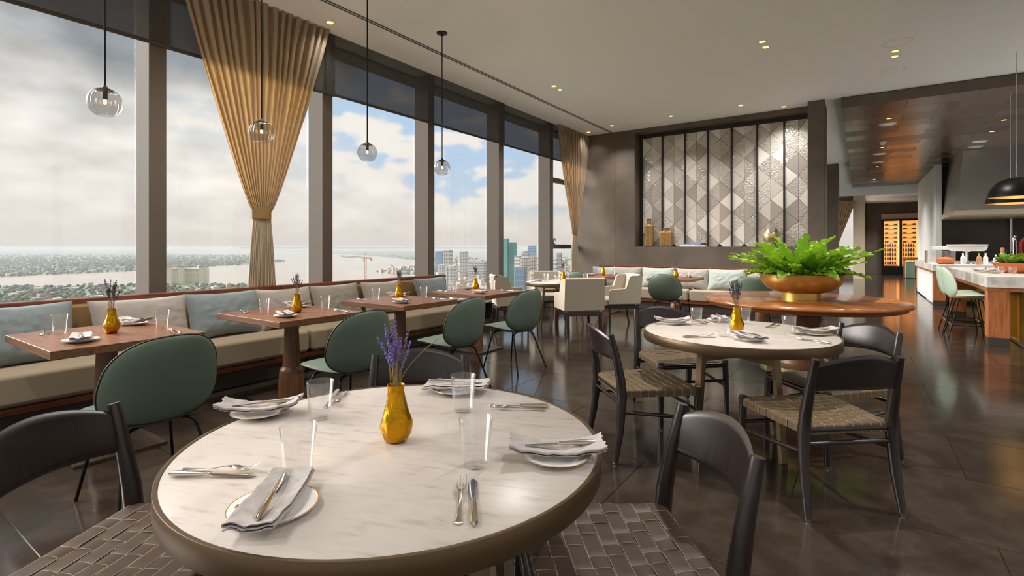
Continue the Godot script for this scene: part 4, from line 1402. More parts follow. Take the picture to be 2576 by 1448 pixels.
	fog.size = Vector3(60000, 175, 60000)
	var fm := FogMaterial.new()
	fm.density = 0.00008
	fm.albedo = Color(0.93, 0.95, 0.97)
	fog.material = fm
	add_child(fog)
	fog.position = Vector3(-30300, GROUND + 80.0, -20000)
	fog.set_meta("kind", "stuff")
	tag(fog, "pale haze lying over the river plain", "haze")

func stuff(called: String, mesh: Mesh, m: Material, spots: Array[Transform3D], tints: PackedColorArray, label: String, category: String) -> void:
	var mm := MultiMesh.new()
	mm.transform_format = MultiMesh.TRANSFORM_3D
	mm.use_colors = true
	mm.mesh = mesh
	mm.instance_count = spots.size()
	for k in spots.size():
		mm.set_instance_transform(k, spots[k])
		mm.set_instance_color(k, tints[k])
	var o := MultiMeshInstance3D.new()
	o.name = called
	o.multimesh = mm
	o.material_override = m
	add_child(o)
	o.set_meta("kind", "stuff")
	tag(o, label, category)

# ---------------------------------------------------------------- bar and kitchen
func island(at: Vector3, w: float, len: float, label: String, side_panel: Material, end_panel: Material) -> void:
	# local: left front corner at the origin, x to the right, -z away from the camera
	var t := thing("bar_counter", label, "counter", at, 0.0, "marble topped bar counters")
	part(t, "worktop", bx(Vector3(w, 0.155, len), 0.006), M["counter_marble"], Vector3(w / 2, 0.858, -len / 2))
	part(t, "apron", bx(Vector3(w - 0.03, 0.05, len - 0.03), 0.003), M["bar_wood"], Vector3(w / 2, 0.755, -len / 2))
	for c in [[0.02, 0.02], [0.02, len - 0.24], [w - 0.24, 0.02], [w - 0.24, len - 0.24]]:
		var p := part(t, "post", bx(Vector3(0.22, 0.62, 0.22), 0.003), M["bar_wood"], Vector3(c[0] + 0.11, 0.42, -c[1] - 0.11))
		part(p, "metal_shoe", bx(Vector3(0.218, 0.11, 0.218), 0.002), M["frame_metal"], Vector3(0, -0.365, 0))
	part(t, "side_panel", bx(Vector3(0.03, 0.70, len - 0.48), 0.002), side_panel, Vector3(0.40 if side_panel == M["mustard"] else 0.05, 0.38, -len / 2))
	part(t, "end_panel", bx(Vector3(w - 0.48, 0.62, 0.03), 0.002), end_panel, Vector3(w / 2, 0.40, -0.45))

func bar_stool(at: Vector3, turn: float, label: String) -> void:
	shell_meshes()
	var t := thing("bar_stool", label, "bar stool", at, turn, "mint bar stools")
	var up := Vector3(0, 0.165, 0)
	var b := part(t, "backrest", K["shell_back"], M["leather_mint"], up)
	part(b, "piping", K["shell_back_pipe"], M["piping_pink"])
	var s := part(t, "seat", K["shell_seat"], M["leather_mint"], up)
	part(s, "piping", K["shell_seat_pipe"], M["piping_pink"])
	for sx in [-1.0, 1.0]:
		part(t, "leg", tubed(bend_path([Vector3(0, 0.573, -0.10), Vector3(sx * 0.17, 0.565, -0.13), Vector3(sx * 0.24, 0.0, -0.22)], 0.05), 0.0085, 8), M["black_metal"])
		part(t, "leg", tubed(bend_path([Vector3(0, 0.573, 0.08), Vector3(sx * 0.16, 0.565, 0.12), Vector3(sx * 0.24, 0.0, 0.25)], 0.05), 0.0085, 8), M["black_metal"])
		part(t, "foot_rail", tubed([Vector3(sx * 0.213, 0.20, -0.19), Vector3(sx * 0.213, 0.20, 0.205)], 0.007, 6), M["black_metal"])
	part(t, "foot_rail", tubed([Vector3(-0.213, 0.20, -0.19), Vector3(0.213, 0.20, -0.19)], 0.007, 6), M["chrome"])
	part(t, "foot_rail", tubed([Vector3(-0.213, 0.20, 0.205), Vector3(0.213, 0.20, 0.205)], 0.007, 6), M["chrome"])

func dome_lamp(at: Vector3, label: String, ceil_y: float) -> void:
	var t := thing("dome_lamp", label, "pendant lamp", at, 0.0, "black dome lamps over the bar")
	part(t, "cord", tubed([Vector3(0, 0.29, 0), Vector3(0, ceil_y - at.y, 0)], 0.006, 6), M["steel"])
	var o := []
	var i := []
	for k in 11:
		var a := PI / 2 * k / 10.0
		o.append(Vector2(cos(a) * 0.30, sin(a) * 0.28))
		i.append(Vector2(sin(a) * 0.292, cos(a) * 0.272))
	part(t, "dome", lathed(o, 48), M["black_metal"])
	part(t, "gilt_lining", lathed(i, 48), M["brass"])
	var pr := []
	for k in 9: pr.append(Vector2(sin(PI * k / 8.0) * 0.04, 0.14 - cos(PI * k / 8.0) * 0.04))
	part(t, "bulb", lathed(pr, 16), M["glow_dome"])
	var l := OmniLight3D.new()
	l.name = "glow"
	t.add_child(l)
	l.position = Vector3(0, 0.14, 0)
	l.light_color = Color(1.0, 0.78, 0.5)
	l.light_energy = 0.15
	l.light_size = 0.04
	l.omni_range = 30.0
	l.omni_attenuation = 2.0
	l.shadow_enabled = true

func bottle_mesh(h: float, r: float) -> ArrayMesh:
	return lathed([Vector2(0, 0), Vector2(r * 0.95, 0), Vector2(r, 0.01), Vector2(r, h * 0.58), Vector2(r * 0.85, h * 0.66), Vector2(r * 0.38, h * 0.76), Vector2(r * 0.34, h * 0.97), Vector2(r * 0.4, h), Vector2(0, h)], 16)

func make_kitchen() -> void:
	island(P(1.40, 0, 9.26), 3.4, 3.65, "nearer bar counter with thick white marble top and wooden corner posts", M["mustard"], M["mustard"])
	island(P(1.36, 0, 15.0), 3.4, 4.5, "farther bar counter with a pale side panel, behind the mint stools", M["white_paint"], M["mustard"])
	bar_stool(P(1.30, 0, 9.88), -PI / 2, "mint green bar stool closest to the wooden counter post")
	bar_stool(P(1.30, 0, 10.50), -PI / 2, "mint green bar stool half hidden behind the first stool")
	dome_lamp(P(1.80, 2.02, 9.85), "black dome pendant lamp cut by the picture edge, nearer one", CEILING)
	dome_lamp(P(1.98, 2.02, 11.2), "black dome pendant lamp with gilt lining, farther one", 3.85)
	# extractor hood
	var h := thing("extractor_hood", "large steel extractor hood with a pale rim above the far counter", "hood", P(2.0, 2.15, 17.3))
	part(h, "rim", bx(Vector3(4.0, 0.13, 3.1), 0.006), M["brass_edge"], Vector3(2.0, 0.065, -1.55))
	var g := Geo.new()
	g.surf(func(u: float, v: float) -> Vector3: return Vector3(lerpf(0.07, 0.20, v), 0.13 + 1.58 * v, lerpf(-0.08, -0.16, v) - u * lerpf(2.95, 2.75, v)), 4, 4, false, true)
	part(h, "side_sheet", g.done(), M["hood_sheet"])
	g = Geo.new()
	g.surf(func(u: float, v: float) -> Vector3: return Vector3(lerpf(0.07, 0.20, v) + u * 3.7, 0.13 + 1.58 * v, lerpf(-0.08, -0.16, v)), 4, 4)
	part(h, "front_sheet", g.done(), M["hood_sheet"])
	var Y := 0.9365
	# on the farther counter
	solo("clay_pot", lathed([Vector2(0.0, 0.0), Vector2(0.13, 0.0), Vector2(0.17, 0.03), Vector2(0.175, 0.07), Vector2(0.15, 0.105), Vector2(0.165, 0.115), Vector2(0.10, 0.15), Vector2(0.03, 0.165), Vector2(0.03, 0.19), Vector2(0.0, 0.195)], 28), M["terracotta"], "orange lidded clay pot on the corner of the farther counter", "pot", P(1.62, Y, 15.25))
	var gc := thing("glass_case", "clear glass display case with a pale lid on the farther counter", "display case", P(1.62, Y, 16.35))
	for s in [[0.0, 0.26, 0.52, 0.008], [0.0, -0.26, 0.52, 0.008], [0.26, 0.0, 0.008, 0.52], [-0.26, 0.0, 0.008, 0.52]]:
		part(gc, "pane", bx(Vector3(s[2], 0.30, s[3])), M["clear_glass"], Vector3(s[0], 0.15, s[1]))
	for s in [[1, 1], [1, -1], [-1, 1], [-1, -1]]:
		part(gc, "corner_post", bx(Vector3(0.018, 0.32, 0.018), 0.002), M["steel"], Vector3(s[0] * 0.26, 0.16, s[1] * 0.26))
	part(gc, "lid", bx(Vector3(0.42, 0.10, 0.42), 0.02), M["porcelain_mint"], Vector3(0.05, 0.37, 0))
	var st := thing("serving_stand", "wide pale oval dish raised on a steel stand on the farther counter", "stand", P(2.05, Y, 15.75))
	part(st, "dish", lathed([Vector2(0.0, 0.30), Vector2(0.30, 0.30), Vector2(0.34, 0.33), Vector2(0.36, 0.40), Vector2(0.345, 0.40), Vector2(0.32, 0.335), Vector2(0.0, 0.32)], 40), M["porcelain_mint"])
	part(st, "second_dish", lathed([Vector2(0.30, 0.40), Vector2(0.355, 0.405), Vector2(0.37, 0.455), Vector2(0.0, 0.46)], 40), M["porcelain"])
	part(st, "stem", lathed([Vector2(0.13, 0.0), Vector2(0.12, 0.02), Vector2(0.03, 0.04), Vector2(0.03, 0.28), Vector2(0.08, 0.30)], 20), M["steel"])
	var jar := bottle_mesh(0.26, 0.045)
	for q in [[1.90, 15.12, "porcelain", "white stoppered bottle beside the clay pot"], [2.18, 15.2, "cork", "cream bottle in front of the serving stand"], [2.30, 15.28, "porcelain", "white bottle to the right of the serving stand"]]:
		solo("bottle", jar, M[q[2]], q[3] + " on the farther counter", "bottle", P(q[0], Y, q[1]), 0.0, "bottles on the farther counter")
	for q in [[2.70, 15.2, 0.30, "bottle_glass", "tall dark oil bottle"], [2.68, 15.48, 0.34, "bottle_glass", "dark pouring bottle with a spout"], [2.50, 15.5, 0.22, "porcelain", "small white jug-like bottle"], [2.78, 15.62, 0.18, "clear_glass", "short clear storage bottle"], [2.42, 15.15, 0.16, "clear_glass", "short clear bottle"]]:
		solo("bottle", bottle_mesh(q[2], 0.045), M[q[3]], q[4] + " in the cluster by the pepper mill", "bottle", P(q[0], Y, q[1]), 0.0, "bottles on the farther counter")
	var pm := thing("pepper_mill", "tall pepper mill with white body and wooden head on the farther counter", "pepper mill", P(2.56, Y, 15.2))
	part(pm, "body", lathed([Vector2(0.0, 0.0), Vector2(0.04, 0.0), Vector2(0.032, 0.1), Vector2(0.036, 0.26)], 16), M["porcelain"])
	part(pm, "head", lathed([Vector2(0.034, 0.26), Vector2(0.036, 0.34), Vector2(0.028, 0.38), Vector2(0.0, 0.385)], 16), M["cork"])
	# meat slicer
	var sl := thing("meat_slicer", "red enamelled meat slicer with a large chrome blade wheel", "slicer", P(3.15, Y, 15.35))
	part(sl, "base", bx(Vector3(0.60, 0.10, 0.45), 0.03), M["enamel_red"], Vector3(0, 0.05, 0))
	g = Geo.new()
	g.lathe([Vector2(0.0, -0.03), Vector2(0.22, -0.02), Vector2(0.25, 0.0), Vector2(0.22, 0.02), Vector2(0.0, 0.03)], 40)
	var wheel := part(sl, "blade_wheel", g.done(), M["chrome"], Vector3(0.02, 0.36, 0.05), Vector3(PI / 2, 0, 0))
	part(wheel, "hub", lathed([Vector2(0.0, 0.0), Vector2(0.07, 0.0), Vector2(0.06, 0.09), Vector2(0.0, 0.10)], 20), M["enamel_red"], Vector3(0, 0.02, 0))
	part(sl, "arch", tubed(bend_path([Vector3(-0.28, 0.1, 0), Vector3(-0.26, 0.58, 0), Vector3(0.22, 0.62, 0), Vector3(0.34, 0.50, 0)], 0.14), 0.035, 10), M["enamel_red"])
	part(sl, "column", lathed([Vector2(0.035, 0.0), Vector2(0.03, 0.5), Vector2(0.045, 0.52), Vector2(0.045, 0.6), Vector2(0.02, 0.64), Vector2(0.0, 0.645)], 16), M["chrome"], Vector3(-0.38, 0, 0.05))
	# on the nearer counter
	var pl := thing("herb_bowl", "wide terracotta bowl filled with green herbs on the nearer counter", "bowl", P(1.98, Y, 10.6))
	part(pl, "bowl", lathed([Vector2(0.0, 0.0), Vector2(0.16, 0.0), Vector2(0.26, 0.06), Vector2(0.32, 0.15), Vector2(0.305, 0.15), Vector2(0.24, 0.08), Vector2(0.0, 0.07)], 40), M["terracotta"])
	part(pl, "soil", lathed([Vector2(0.29, 0.12), Vector2(0.15, 0.14), Vector2(0.0, 0.145)], 24), M["joint"])
	rng.seed = 51
	for k in 70:
		var a := rng.randf() * TAU
		var r := sqrt(rng.randf()) * 0.27
		var o := part(pl, "leaf_rosette", K["rosette"], M[["fern_deep", "fern_mid", "fern_mid"][k % 3]], Vector3(cos(a) * r, 0.13 + rng.randf() * 0.08 * (1.0 - r * 1.5), sin(a) * r), Vector3(rng.randf_range(-0.6, 0.6), a, rng.randf_range(-0.5, 0.5)))
		o.scale = Vector3.ONE * rng.randf_range(0.8, 1.3)
	tumbler(P(1.60, Y, 9.62), "clear tumbler on the bar counter, first in front of the herb bowl")
	tumbler(P(1.70, Y, 9.50), "clear tumbler on the bar counter, second in front of the herb bowl")
	var tray := thing("tray", "dark round tray of small glasses on the nearer bar counter", "tray", P(1.72, Y, 11.0))
	part(tray, "board", lathed([Vector2(0.0, 0.0), Vector2(0.19, 0.0), Vector2(0.2, 0.012), Vector2(0.19, 0.016), Vector2(0.0, 0.012)], 36), M["dark_wood"])
	var cup := lathed([Vector2(0.0, 0.0), Vector2(0.022, 0.0), Vector2(0.026, 0.055), Vector2(0.024, 0.055), Vector2(0.02, 0.005), Vector2(0.0, 0.005)], 14)
	for k in 9:
		solo("votive_glass", cup, M["clear_glass"] if k % 3 else M["porcelain"], "small glass standing on the dark round tray", "glass", P(1.72 + 0.09 * (k % 3 - 1), Y + 0.0165, 11.0 + 0.09 * (k / 3 - 1)), 0.0, "small glasses on the round tray")
	for q in [[1.62, 10.15, "bar place nearer the wooden post"], [1.58, 10.62, "bar place farther from the wooden post"]]:
		var p := thing("plate", "white plate on the nearer bar counter, " + q[2], "plate", P(q[0], Y, q[1]), 0.0, "plates on the bar")
		part(p, "dish", K["plate"], M["porcelain"])
		solo("napkin", K["napkin2"], M["napkin"], "folded napkin on the plate of the " + q[2], "napkin", P(q[0], Y + 0.004, q[1]), 1.3, "napkins on the bar")
	# tall steel rail by the kitchen wall
	solo("steel_rail", bx(Vector3(0.06, 2.2, 0.06), 0.01), M["steel"], "upright steel pipe in front of the dark kitchen wall", "pipe", P(3.62, 1.1, 20.4))
	# wine cabinet
	var wc := thing("wine_cabinet", "tall two-door wine cabinet glowing amber at the far end", "wine cabinet", P(1.60, 0, 30.7))
	part(wc, "carcass", bx(Vector3(1.45, 2.66, 0.04)), M["black_metal"], Vector3(0, 1.33, -0.27))
	part(wc, "top", bx(Vector3(1.45, 0.06, 0.5), 0.004), M["black_metal"], Vector3(0, 2.63, -0.04))
	part(wc, "plinth", bx(Vector3(1.45, 0.42, 0.5), 0.004), M["black_metal"], Vector3(0, 0.21, -0.04))
	for x in [-0.70, 0.0, 0.70]:
		part(wc, "stile", bx(Vector3(0.09, 2.2, 0.5), 0.003), M["black_metal"], Vector3(x, 1.52, -0.04))
	for x in [-0.35, 0.35]:
		part(wc, "back_light", bx(Vector3(0.60, 2.16, 0.01)), M["glow_wine"], Vector3(x, 1.52, -0.24))
		part(wc, "light_strip", bx(Vector3(0.05, 2.16, 0.03)), M["glow_wine"], Vector3(x + 0.26, 1.52, 0.12))
		part(wc, "door_pane", bx(Vector3(0.62, 2.16, 0.008)), M["clear_glass"], Vector3(x, 1.52, 0.2))
		for r in 10:
			part(wc, "shelf", bx(Vector3(0.60, 0.018, 0.36), 0.002), M["bar_wood"], Vector3(x, 0.50 + 0.21 * r, -0.05))
	var al := AreaLight3D.new()
	al.name = "cabinet_glow"
	wc.add_child(al)
	al.position = Vector3(0, 1.5, 0.24)
	al.rotation.y = PI
	al.area_size = Vector2(1.3, 2.1)
	al.light_color = Color(1.0, 0.6, 0.25)
	al.light_energy = 0.12
	al.shadow_enabled = true
	K["wine_bottle"] = bottle_mesh(0.17, 0.036)
	for x in [-0.35, 0.35]:
		for r in 10:
			for k in 5:
				if r >= 5 and (k == 2): continue
				var b := solo("wine_bottle", K["wine_bottle"], M["bottle_glass"], "dark wine bottle on the %s shelf of the %s door" % [["lowest", "second lowest", "third", "fourth", "fifth", "sixth", "seventh", "eighth", "ninth", "top"][r], "first" if x < 0.0 else "second"], "bottle", P(1.60 + x - 0.24 + 0.095 * k, 0.509 + 0.21 * r, 30.66), 0.0, "bottles in the wine cabinet")
				if r >= 5:
					b.position.y += 0.037
					b.rotation = Vector3(0, 0, PI / 2 if k > 2 else -PI / 2)
					b.position.x = 1.60 + x + (-0.26 if k < 2 else 0.22)
					b.position.z += 0.09 * (k % 2) - 0.06
	var lv := thing("louvre_panel", "beige slatted vent panel above the wine cabinet", "vent", P(1.60, 2.68, 30.72))
	part(lv, "frame", bx(Vector3(1.5, 0.26, 0.10), 0.004), M["cream_paint"], Vector3(0, 0.13, 0))
	for k in 5:
		part(lv, "slat", bx(Vector3(1.46, 0.03, 0.05), 0.004), M["cream_paint"], Vector3(0, 0.035 + 0.048 * k, 0.06))
	var tb := thing("host_table", "tall orange wooden table in front of the wine cabinet", "table", P(2.2, 0, 29.6))
	part(tb, "top", bx(Vector3(1.15, 0.10, 0.6), 0.004), M["round_wood"], Vector3(0, 0.82, 0))
	for sx in [-1.0, 1.0]:
		part(tb, "leg", bx(Vector3(0.10, 0.77, 0.58), 0.004), M["round_wood"], Vector3(sx * 0.52, 0.385, 0))
	var gc2 := thing("mint_cabinet", "small mint green cabinet beside the end of the farther counter", "cabinet", P(1.78, 0, 27.9))
	part(gc2, "body", bx(Vector3(0.32, 0.70, 0.5), 0.006), M["mint_paint"], Vector3(0, 0.36, 0))
	part(gc2, "top", bx(Vector3(0.34, 0.02, 0.52), 0.004), M["mint_paint"], Vector3(0, 0.72, 0))
	# second patterned screen past the end pier
	var s2 := thing("glass_screen", "narrow strip of patterned glass beyond the end pier of the niche", "glass screen", P(-1.6, 0.0, 19.7), 0.0)
	rng.seed = 8
	for k in 3:
		for r in 14:
			var g2 := Geo.new()
			var x := 0.05 + 0.25 * k
			var up := (r + k) % 2 == 0
			g2.prism(PackedVector2Array([Vector2(x if up else x + 0.245, 0.226 * r), Vector2(x if up else x + 0.245, 0.226 * r + 0.447), Vector2(x + 0.245 if up else x, 0.226 * r + 0.224)]), 0.0, 0.012)
			var o := part(s2, "glass_tile", g2.done(), M["screen_glass_%d" % rng.randi_range(0, 5)])
			o.transform = Transform3D(Basis(Vector3(1, 0, 0), Vector3(0, 0, -1), Vector3(0, 1, 0)), Vector3(0, 0.15, 0.02))
	part(s2, "frame", bx(Vector3(0.80, 0.06, 0.06), 0.003), M["mullion_dark"], Vector3(0.42, 0.1, 0))

# ---------------------------------------------------------------- table ware
func ware_meshes() -> void:
	K["tumbler"] = lathed([Vector2(0.0, 0.0), Vector2(0.031, 0.0), Vector2(0.0335, 0.003), Vector2(0.0445, 0.124), Vector2(0.0440, 0.1248), Vector2(0.0433, 0.124), Vector2(0.0325, 0.010), Vector2(0.0300, 0.0075), Vector2(0.0, 0.0075)], 40)
	K["plate"] = lathed([Vector2(0.0, 0.0), Vector2(0.052, 0.0), Vector2(0.056, 0.003), Vector2(0.092, 0.0145), Vector2(0.0925, 0.0158), Vector2(0.0915, 0.0165), Vector2(0.060, 0.0075), Vector2(0.050, 0.0050), Vector2(0.0, 0.0050)], 56)
	K["plate_line"] = lathed([Vector2(0.0898, 0.01603), Vector2(0.0915, 0.01665), Vector2(0.0924, 0.0161)], 56)
	K["emblem"] = bx(Vector3(0.015, 0.0006, 0.015))
	# napkin: a strip folded to three layers, swept along its length
	for variant in 3:
		var path := []
		var w := 0.051
		var lay := 0.0042
		for k in 9: path.append(Vector2(lerpf(-w, w, k / 8.0), 0.0))
		for k in range(1, 6): path.append(Vector2(w, lay * 0.5) + Vector2(sin(PI * k / 5.0), -cos(PI * k / 5.0)) * lay * 0.5 * Vector2(1.4, 1.0))
		for k in range(1, 9): path.append(Vector2(lerpf(w, -w * 0.96, k / 8.0), lay))
		for k in range(1, 6): path.append(Vector2(-w * 0.96, lay * 1.6) + Vector2(-sin(PI * k / 5.0), -cos(PI * k / 5.0)) * lay * 0.6 * Vector2(1.4, 1.0))
		for k in range(1, 10): path.append(Vector2(lerpf(-w * 0.96, w * (0.98 - 0.1 * variant), k / 9.0), lay * 2.2))
		var th := 0.0019
		var loop := []
		for side in [1.0, -1.0]:
			for q in path.size():
				var k: int = q if side > 0.0 else path.size() - 1 - q
				var tg: Vector2 = (path[mini(k + 1, path.size() - 1)] - path[maxi(k - 1, 0)]).normalized()
				loop.append(path[k] + Vector2(-tg.y, tg.x) * th * 0.5 * side)
		var nf := noise(FastNoiseLite.TYPE_SIMPLEX_SMOOTH, 9.0, 2, 70 + variant)
		var L := 0.125
		var g := Geo.new()
		var m := loop.size()
		g.surf(func(u: float, v: float) -> Vector3:
			var q: Vector2 = loop[roundi(u * m) % m]
			var s := 2.0 * v - 1.0
			var z := s * L * (1.0 + 0.06 * nf.get_noise_2d(q.x * 6.0, 3.0))
			var bowl := 0.0115 + 0.008 * s * s + (0.014 * pow(absf(s), 3.0) if variant == 2 else (-0.010 * maxf(0.0, s) * s if variant == 1 else 0.0))
			var roll := 0.010 * absf(q.x / w) * (1.0 - 0.4 * s * s)
			var wave := 0.0045 * nf.get_noise_2d(q.x * 3.0, z * 2.2)
			return Vector3(q.x * (1.0 - 0.10 * s * s * (1.0 if variant == 0 else -0.6)), bowl + roll + wave + q.y * (1.0 + 0.35 * absf(s)), z), m, 22, true)
		var rows := 23
		for e in [0, 22]:                         # close the folded ends, layer by layer
			for k in m / 2 - 1:
				var q0: int = e * (m + 1) + k
				var q1: int = e * (m + 1) + (m - 1 - k)
				var nn := Vector3(0, 0, -1 if e == 0 else 1)
				var ids := []
				for q in [q0, q0 + 1, q1 - 1, q1]: ids.append(g.vert(g.v[q], nn))
				g.quad(ids[0], ids[1], ids[2], ids[3])
		K["napkin%d" % variant] = g.done()
	# table knife, tip at -z
	var kg := Geo.new()
	kg.tube([Vector3(0, 0.006, 0.108), Vector3(0, 0.0075, 0.100), Vector3(0, 0.008, 0.075), Vector3(0, 0.0078, 0.035), Vector3(0, 0.0075, 0.012), Vector3(0, 0.0075, 0.002)], [0.003, 0.0085, 0.0098, 0.0078, 0.0062, 0.0072], 12, true, 0.72)
	K["knife_handle"] = kg.done()
	kg = Geo.new()
	for side in [1.0, -1.0]:
		kg.surf(func(u: float, v: float) -> Vector3:
			var z := -0.108 * v
			var hw := 0.0085 + 0.0018 * sin(v * PI * 0.8)
			if v > 0.86: hw *= sqrt(maxf(0.0, 1.0 - pow((v - 0.86) / 0.14, 2.0)))
			var x := (2.0 * u - 1.0) * hw
			return Vector3(x, 0.0062 + side * 0.0011 * (1.0 - pow(absf(2.0 * u - 1.0), 3.0)) - 0.003 * v, z), 6, 18, false, side < 0.0)
	K["knife_blade"] = kg.done()
	# fork: flat waisted handle, four tines
	var fg := Geo.new()
	var arch := func(z: float) -> float: return 0.0045 + 0.010 * exp(-pow((z + 0.028) / 0.035, 2.0)) + (0.014 * pow(clampf((-0.06 - z) / 0.04, 0.0, 1.0), 2.0))
	for side in [1.0, -1.0]:
		fg.surf(func(u: float, v: float) -> Vector3:
			var z := lerpf(0.098, -0.058, v)
			var hw := 0.0036
			if v < 0.45: hw = lerpf(0.0098, 0.0036, pow(v / 0.45, 0.8)) * sqrt(clampf(v / 0.035, 0.0, 1.0))
			if v > 0.74: hw = lerpf(0.0036, 0.0122, smoothstep(0.74, 0.92, v))
			return Vector3((2.0 * u - 1.0) * hw, arch.call(z) + side * 0.0013 * (1.0 - pow(absf(2.0 * u - 1.0), 2.0)) , z), 6, 26, false, side < 0.0)
	K["fork_handle"] = fg.done()
	fg = Geo.new()
	for k in 4:
		var x := -0.0102 + 0.0068 * k
		var pts := []
		for q in 6:
			var z := lerpf(-0.056, -0.100, q / 5.0)
			pts.append(Vector3(x, arch.call(z), z))
		fg.tube(pts, [0.0017, 0.0016, 0.0015, 0.0014, 0.0012, 0.0006], 6)
	K["fork_tines"] = fg.done()
	# gold pear vase
	for variant in 2:
		var nv := noise(FastNoiseLite.TYPE_SIMPLEX_SMOOTH, 1.0, 3, 80 + variant)
		var pr := [Vector2(0.0, 0.0), Vector2(0.026, 0.0), Vector2(0.034, 0.007), Vector2(0.041, 0.024), Vector2(0.0455, 0.044), Vector2(0.0455, 0.058), Vector2(0.041, 0.076), Vector2(0.034, 0.094), Vector2(0.029, 0.112), Vector2(0.0255, 0.13), Vector2(0.0235, 0.148), Vector2(0.0245, 0.160), Vector2(0.0262, 0.165), Vector2(0.0235, 0.1645), Vector2(0.0215, 0.15), Vector2(0.02, 0.12), Vector2(0.0, 0.118)]
		var g := Geo.new()
		g.revolve(pr, 48, func(an: float, y: float) -> float: return 1.0 + 0.17 * nv.get_noise_3d(cos(an) * 1.3, y * 22.0, sin(an) * 1.3) * smoothstep(0.0, 0.02, y) * (1.0 - 0.6 * smoothstep(0.12, 0.16, y)) + 0.03 * sin(an + y * 30.0))
		K["vase%d" % variant] = g.done()
	# lavender sprigs
	rng.seed = 71
	for k in 4:
		var H: float = [0.20, 0.235, 0.175, 0.215][k]
		var lean: float = [0.016, 0.03, 0.045, 0.006][k]
		var pts := []
		for q in 9:
			var s := q / 8.0
			pts.append(Vector3(lean * s * s + 0.004 * sin(s * 5.0 + k), H * s, 0.006 * sin(s * 4.0 + k * 2.0)))
		K["sprig%d" % k] = tubed(pts, 0.00085, 5)
		var g := Geo.new()
		for q in 26:
			var s := 0.60 + 0.40 * pow(rng.randf(), 0.9)
			var a := rng.randf() * TAU
			var c := Vector3(lean * s * s + 0.004 * sin(s * 5.0 + k), H * s, 0.006 * sin(s * 4.0 + k * 2.0)) + Vector3(cos(a), 0.2, sin(a)) * 0.0034 * (1.25 - s * 0.6)
			var r := 0.0031 * rng.randf_range(0.7, 1.15)
			g.lathe([Vector2(0, -r * 1.3), Vector2(r, 0), Vector2(0, r * 1.5)], 5, c)
		K["bloom%d" % k] = g.done()

func tumbler(at: Vector3, label: String) -> void:
	solo("tumbler", K["tumbler"], M["tumbler_glass"], label, "glass", at, 0.0, "clear tumblers")

func knife(at: Vector3, turn: float, label: String, group: String, tilt := 0.0) -> void:
	var t := thing("table_knife", label, "knife", at, turn, group)
	part(t, "handle", K["knife_handle"], M["silver"])
	part(t, "blade", K["knife_blade"], M["chrome"])
	t.rotate_object_local(Vector3.RIGHT, tilt)

func fork(at: Vector3, turn: float, label: String) -> void:
	var t := thing("table_fork", label, "fork", at, turn, "silver forks")
	part(t, "handle", K["fork_handle"], M["silver"])
	part(t, "tines", K["fork_tines"], M["silver"])

func vase(at: Vector3, turn: float, where: String, count: int, blossom: String, sd: int, straggler := false) -> void:
	var sc := 1.0
	solo("gold_vase", K["vase%d" % (sd % 2)], M["gold_leaf"], "pear-shaped gold vase on " + where, "vase", at, turn, "gold pear vases")
	var t := thing("lavender_bunch", "dried lavender standing in the gold vase on " + where, "dried flowers", at + Vector3(0, 0.119, 0), turn, "bunches of dried lavender")
	rng.seed = 900 + sd
	for k in count:
		var v := rng.randi_range(0, 3)
		var a := TAU * k / count + rng.randf() * 0.5
		var o := part(t, "sprig", K["sprig%d" % v], M["lavender_stem"], Vector3(cos(a), 0, sin(a)) * rng.randf_range(0.003, 0.013), Vector3(rng.randf_range(-0.08, 0.08), -a, rng.randf_range(-0.06, 0.10)))
		o.scale = Vector3.ONE * rng.randf_range(0.82, 1.08) * sc
		part(o, "flower_spike", K["bloom%d" % v], M[blossom])
	if straggler:
		var pts := []
		for q in 10:
			var s := q / 9.0
			pts.append(Vector3(0.115 * s * s + 0.012 * s, 0.005 + 0.18 * s, 0.02 * s))
		part(t, "bare_stem", tubed(pts, 0.0011, 5), M["lavender_stem"], Vector3.ZERO, Vector3(0, 0.62 - turn, 0))

# one place: plate, napkin and small knife on it, fork and knife beside it, tumbler
func place_setting(table: String, seat: String, y: float, plate: Vector2, pturn: float, glass: Vector2, ca: Vector2, cb: Vector2, variant: int, emblem := 0.0) -> void:
	var on := "%s, %s" % [table, seat]
	var p := thing("plate", "small white plate on " + on, "plate", P(plate.x, y, plate.y), pturn + emblem, "white side plates")
	part(p, "dish", K["plate"], M["porcelain"])
	part(p, "gold_line", K["plate_line"], M["emblem_gold"])
	part(p, "emblem", K["emblem"], M["emblem_gold"], Vector3(-0.0715, 0.0118, 0.0), Vector3(0, 0, -0.285))
	solo("napkin", K["napkin%d" % variant], M["napkin"], "grey napkin on the plate on " + on, "napkin", P(plate.x, y + 0.004, plate.y), pturn, "folded linen napkins")
	knife(P(plate.x, y + 0.0335, plate.y) + Vector3(0, 0, 0.004).rotated(Vector3.UP, pturn), pturn + 0.10, "butter knife on the napkin on " + on, "butter knives")
	tumbler(P(glass.x, y, glass.y), "clear glass tumbler on " + on)
	var mid := (ca + cb) / 2.0
	var dir := (cb - ca).normalized()
	var side := Vector2(dir.y, -dir.x) * 0.015
	var turn := yaw_to(dir.x, dir.y)
	fork(P(mid.x - side.x, y, mid.y - side.y), turn, "silver fork on " + on)
	knife(P(mid.x + side.x, y, mid.y + side.y), turn + 0.03, "silver table knife on " + on, "silver table knives")

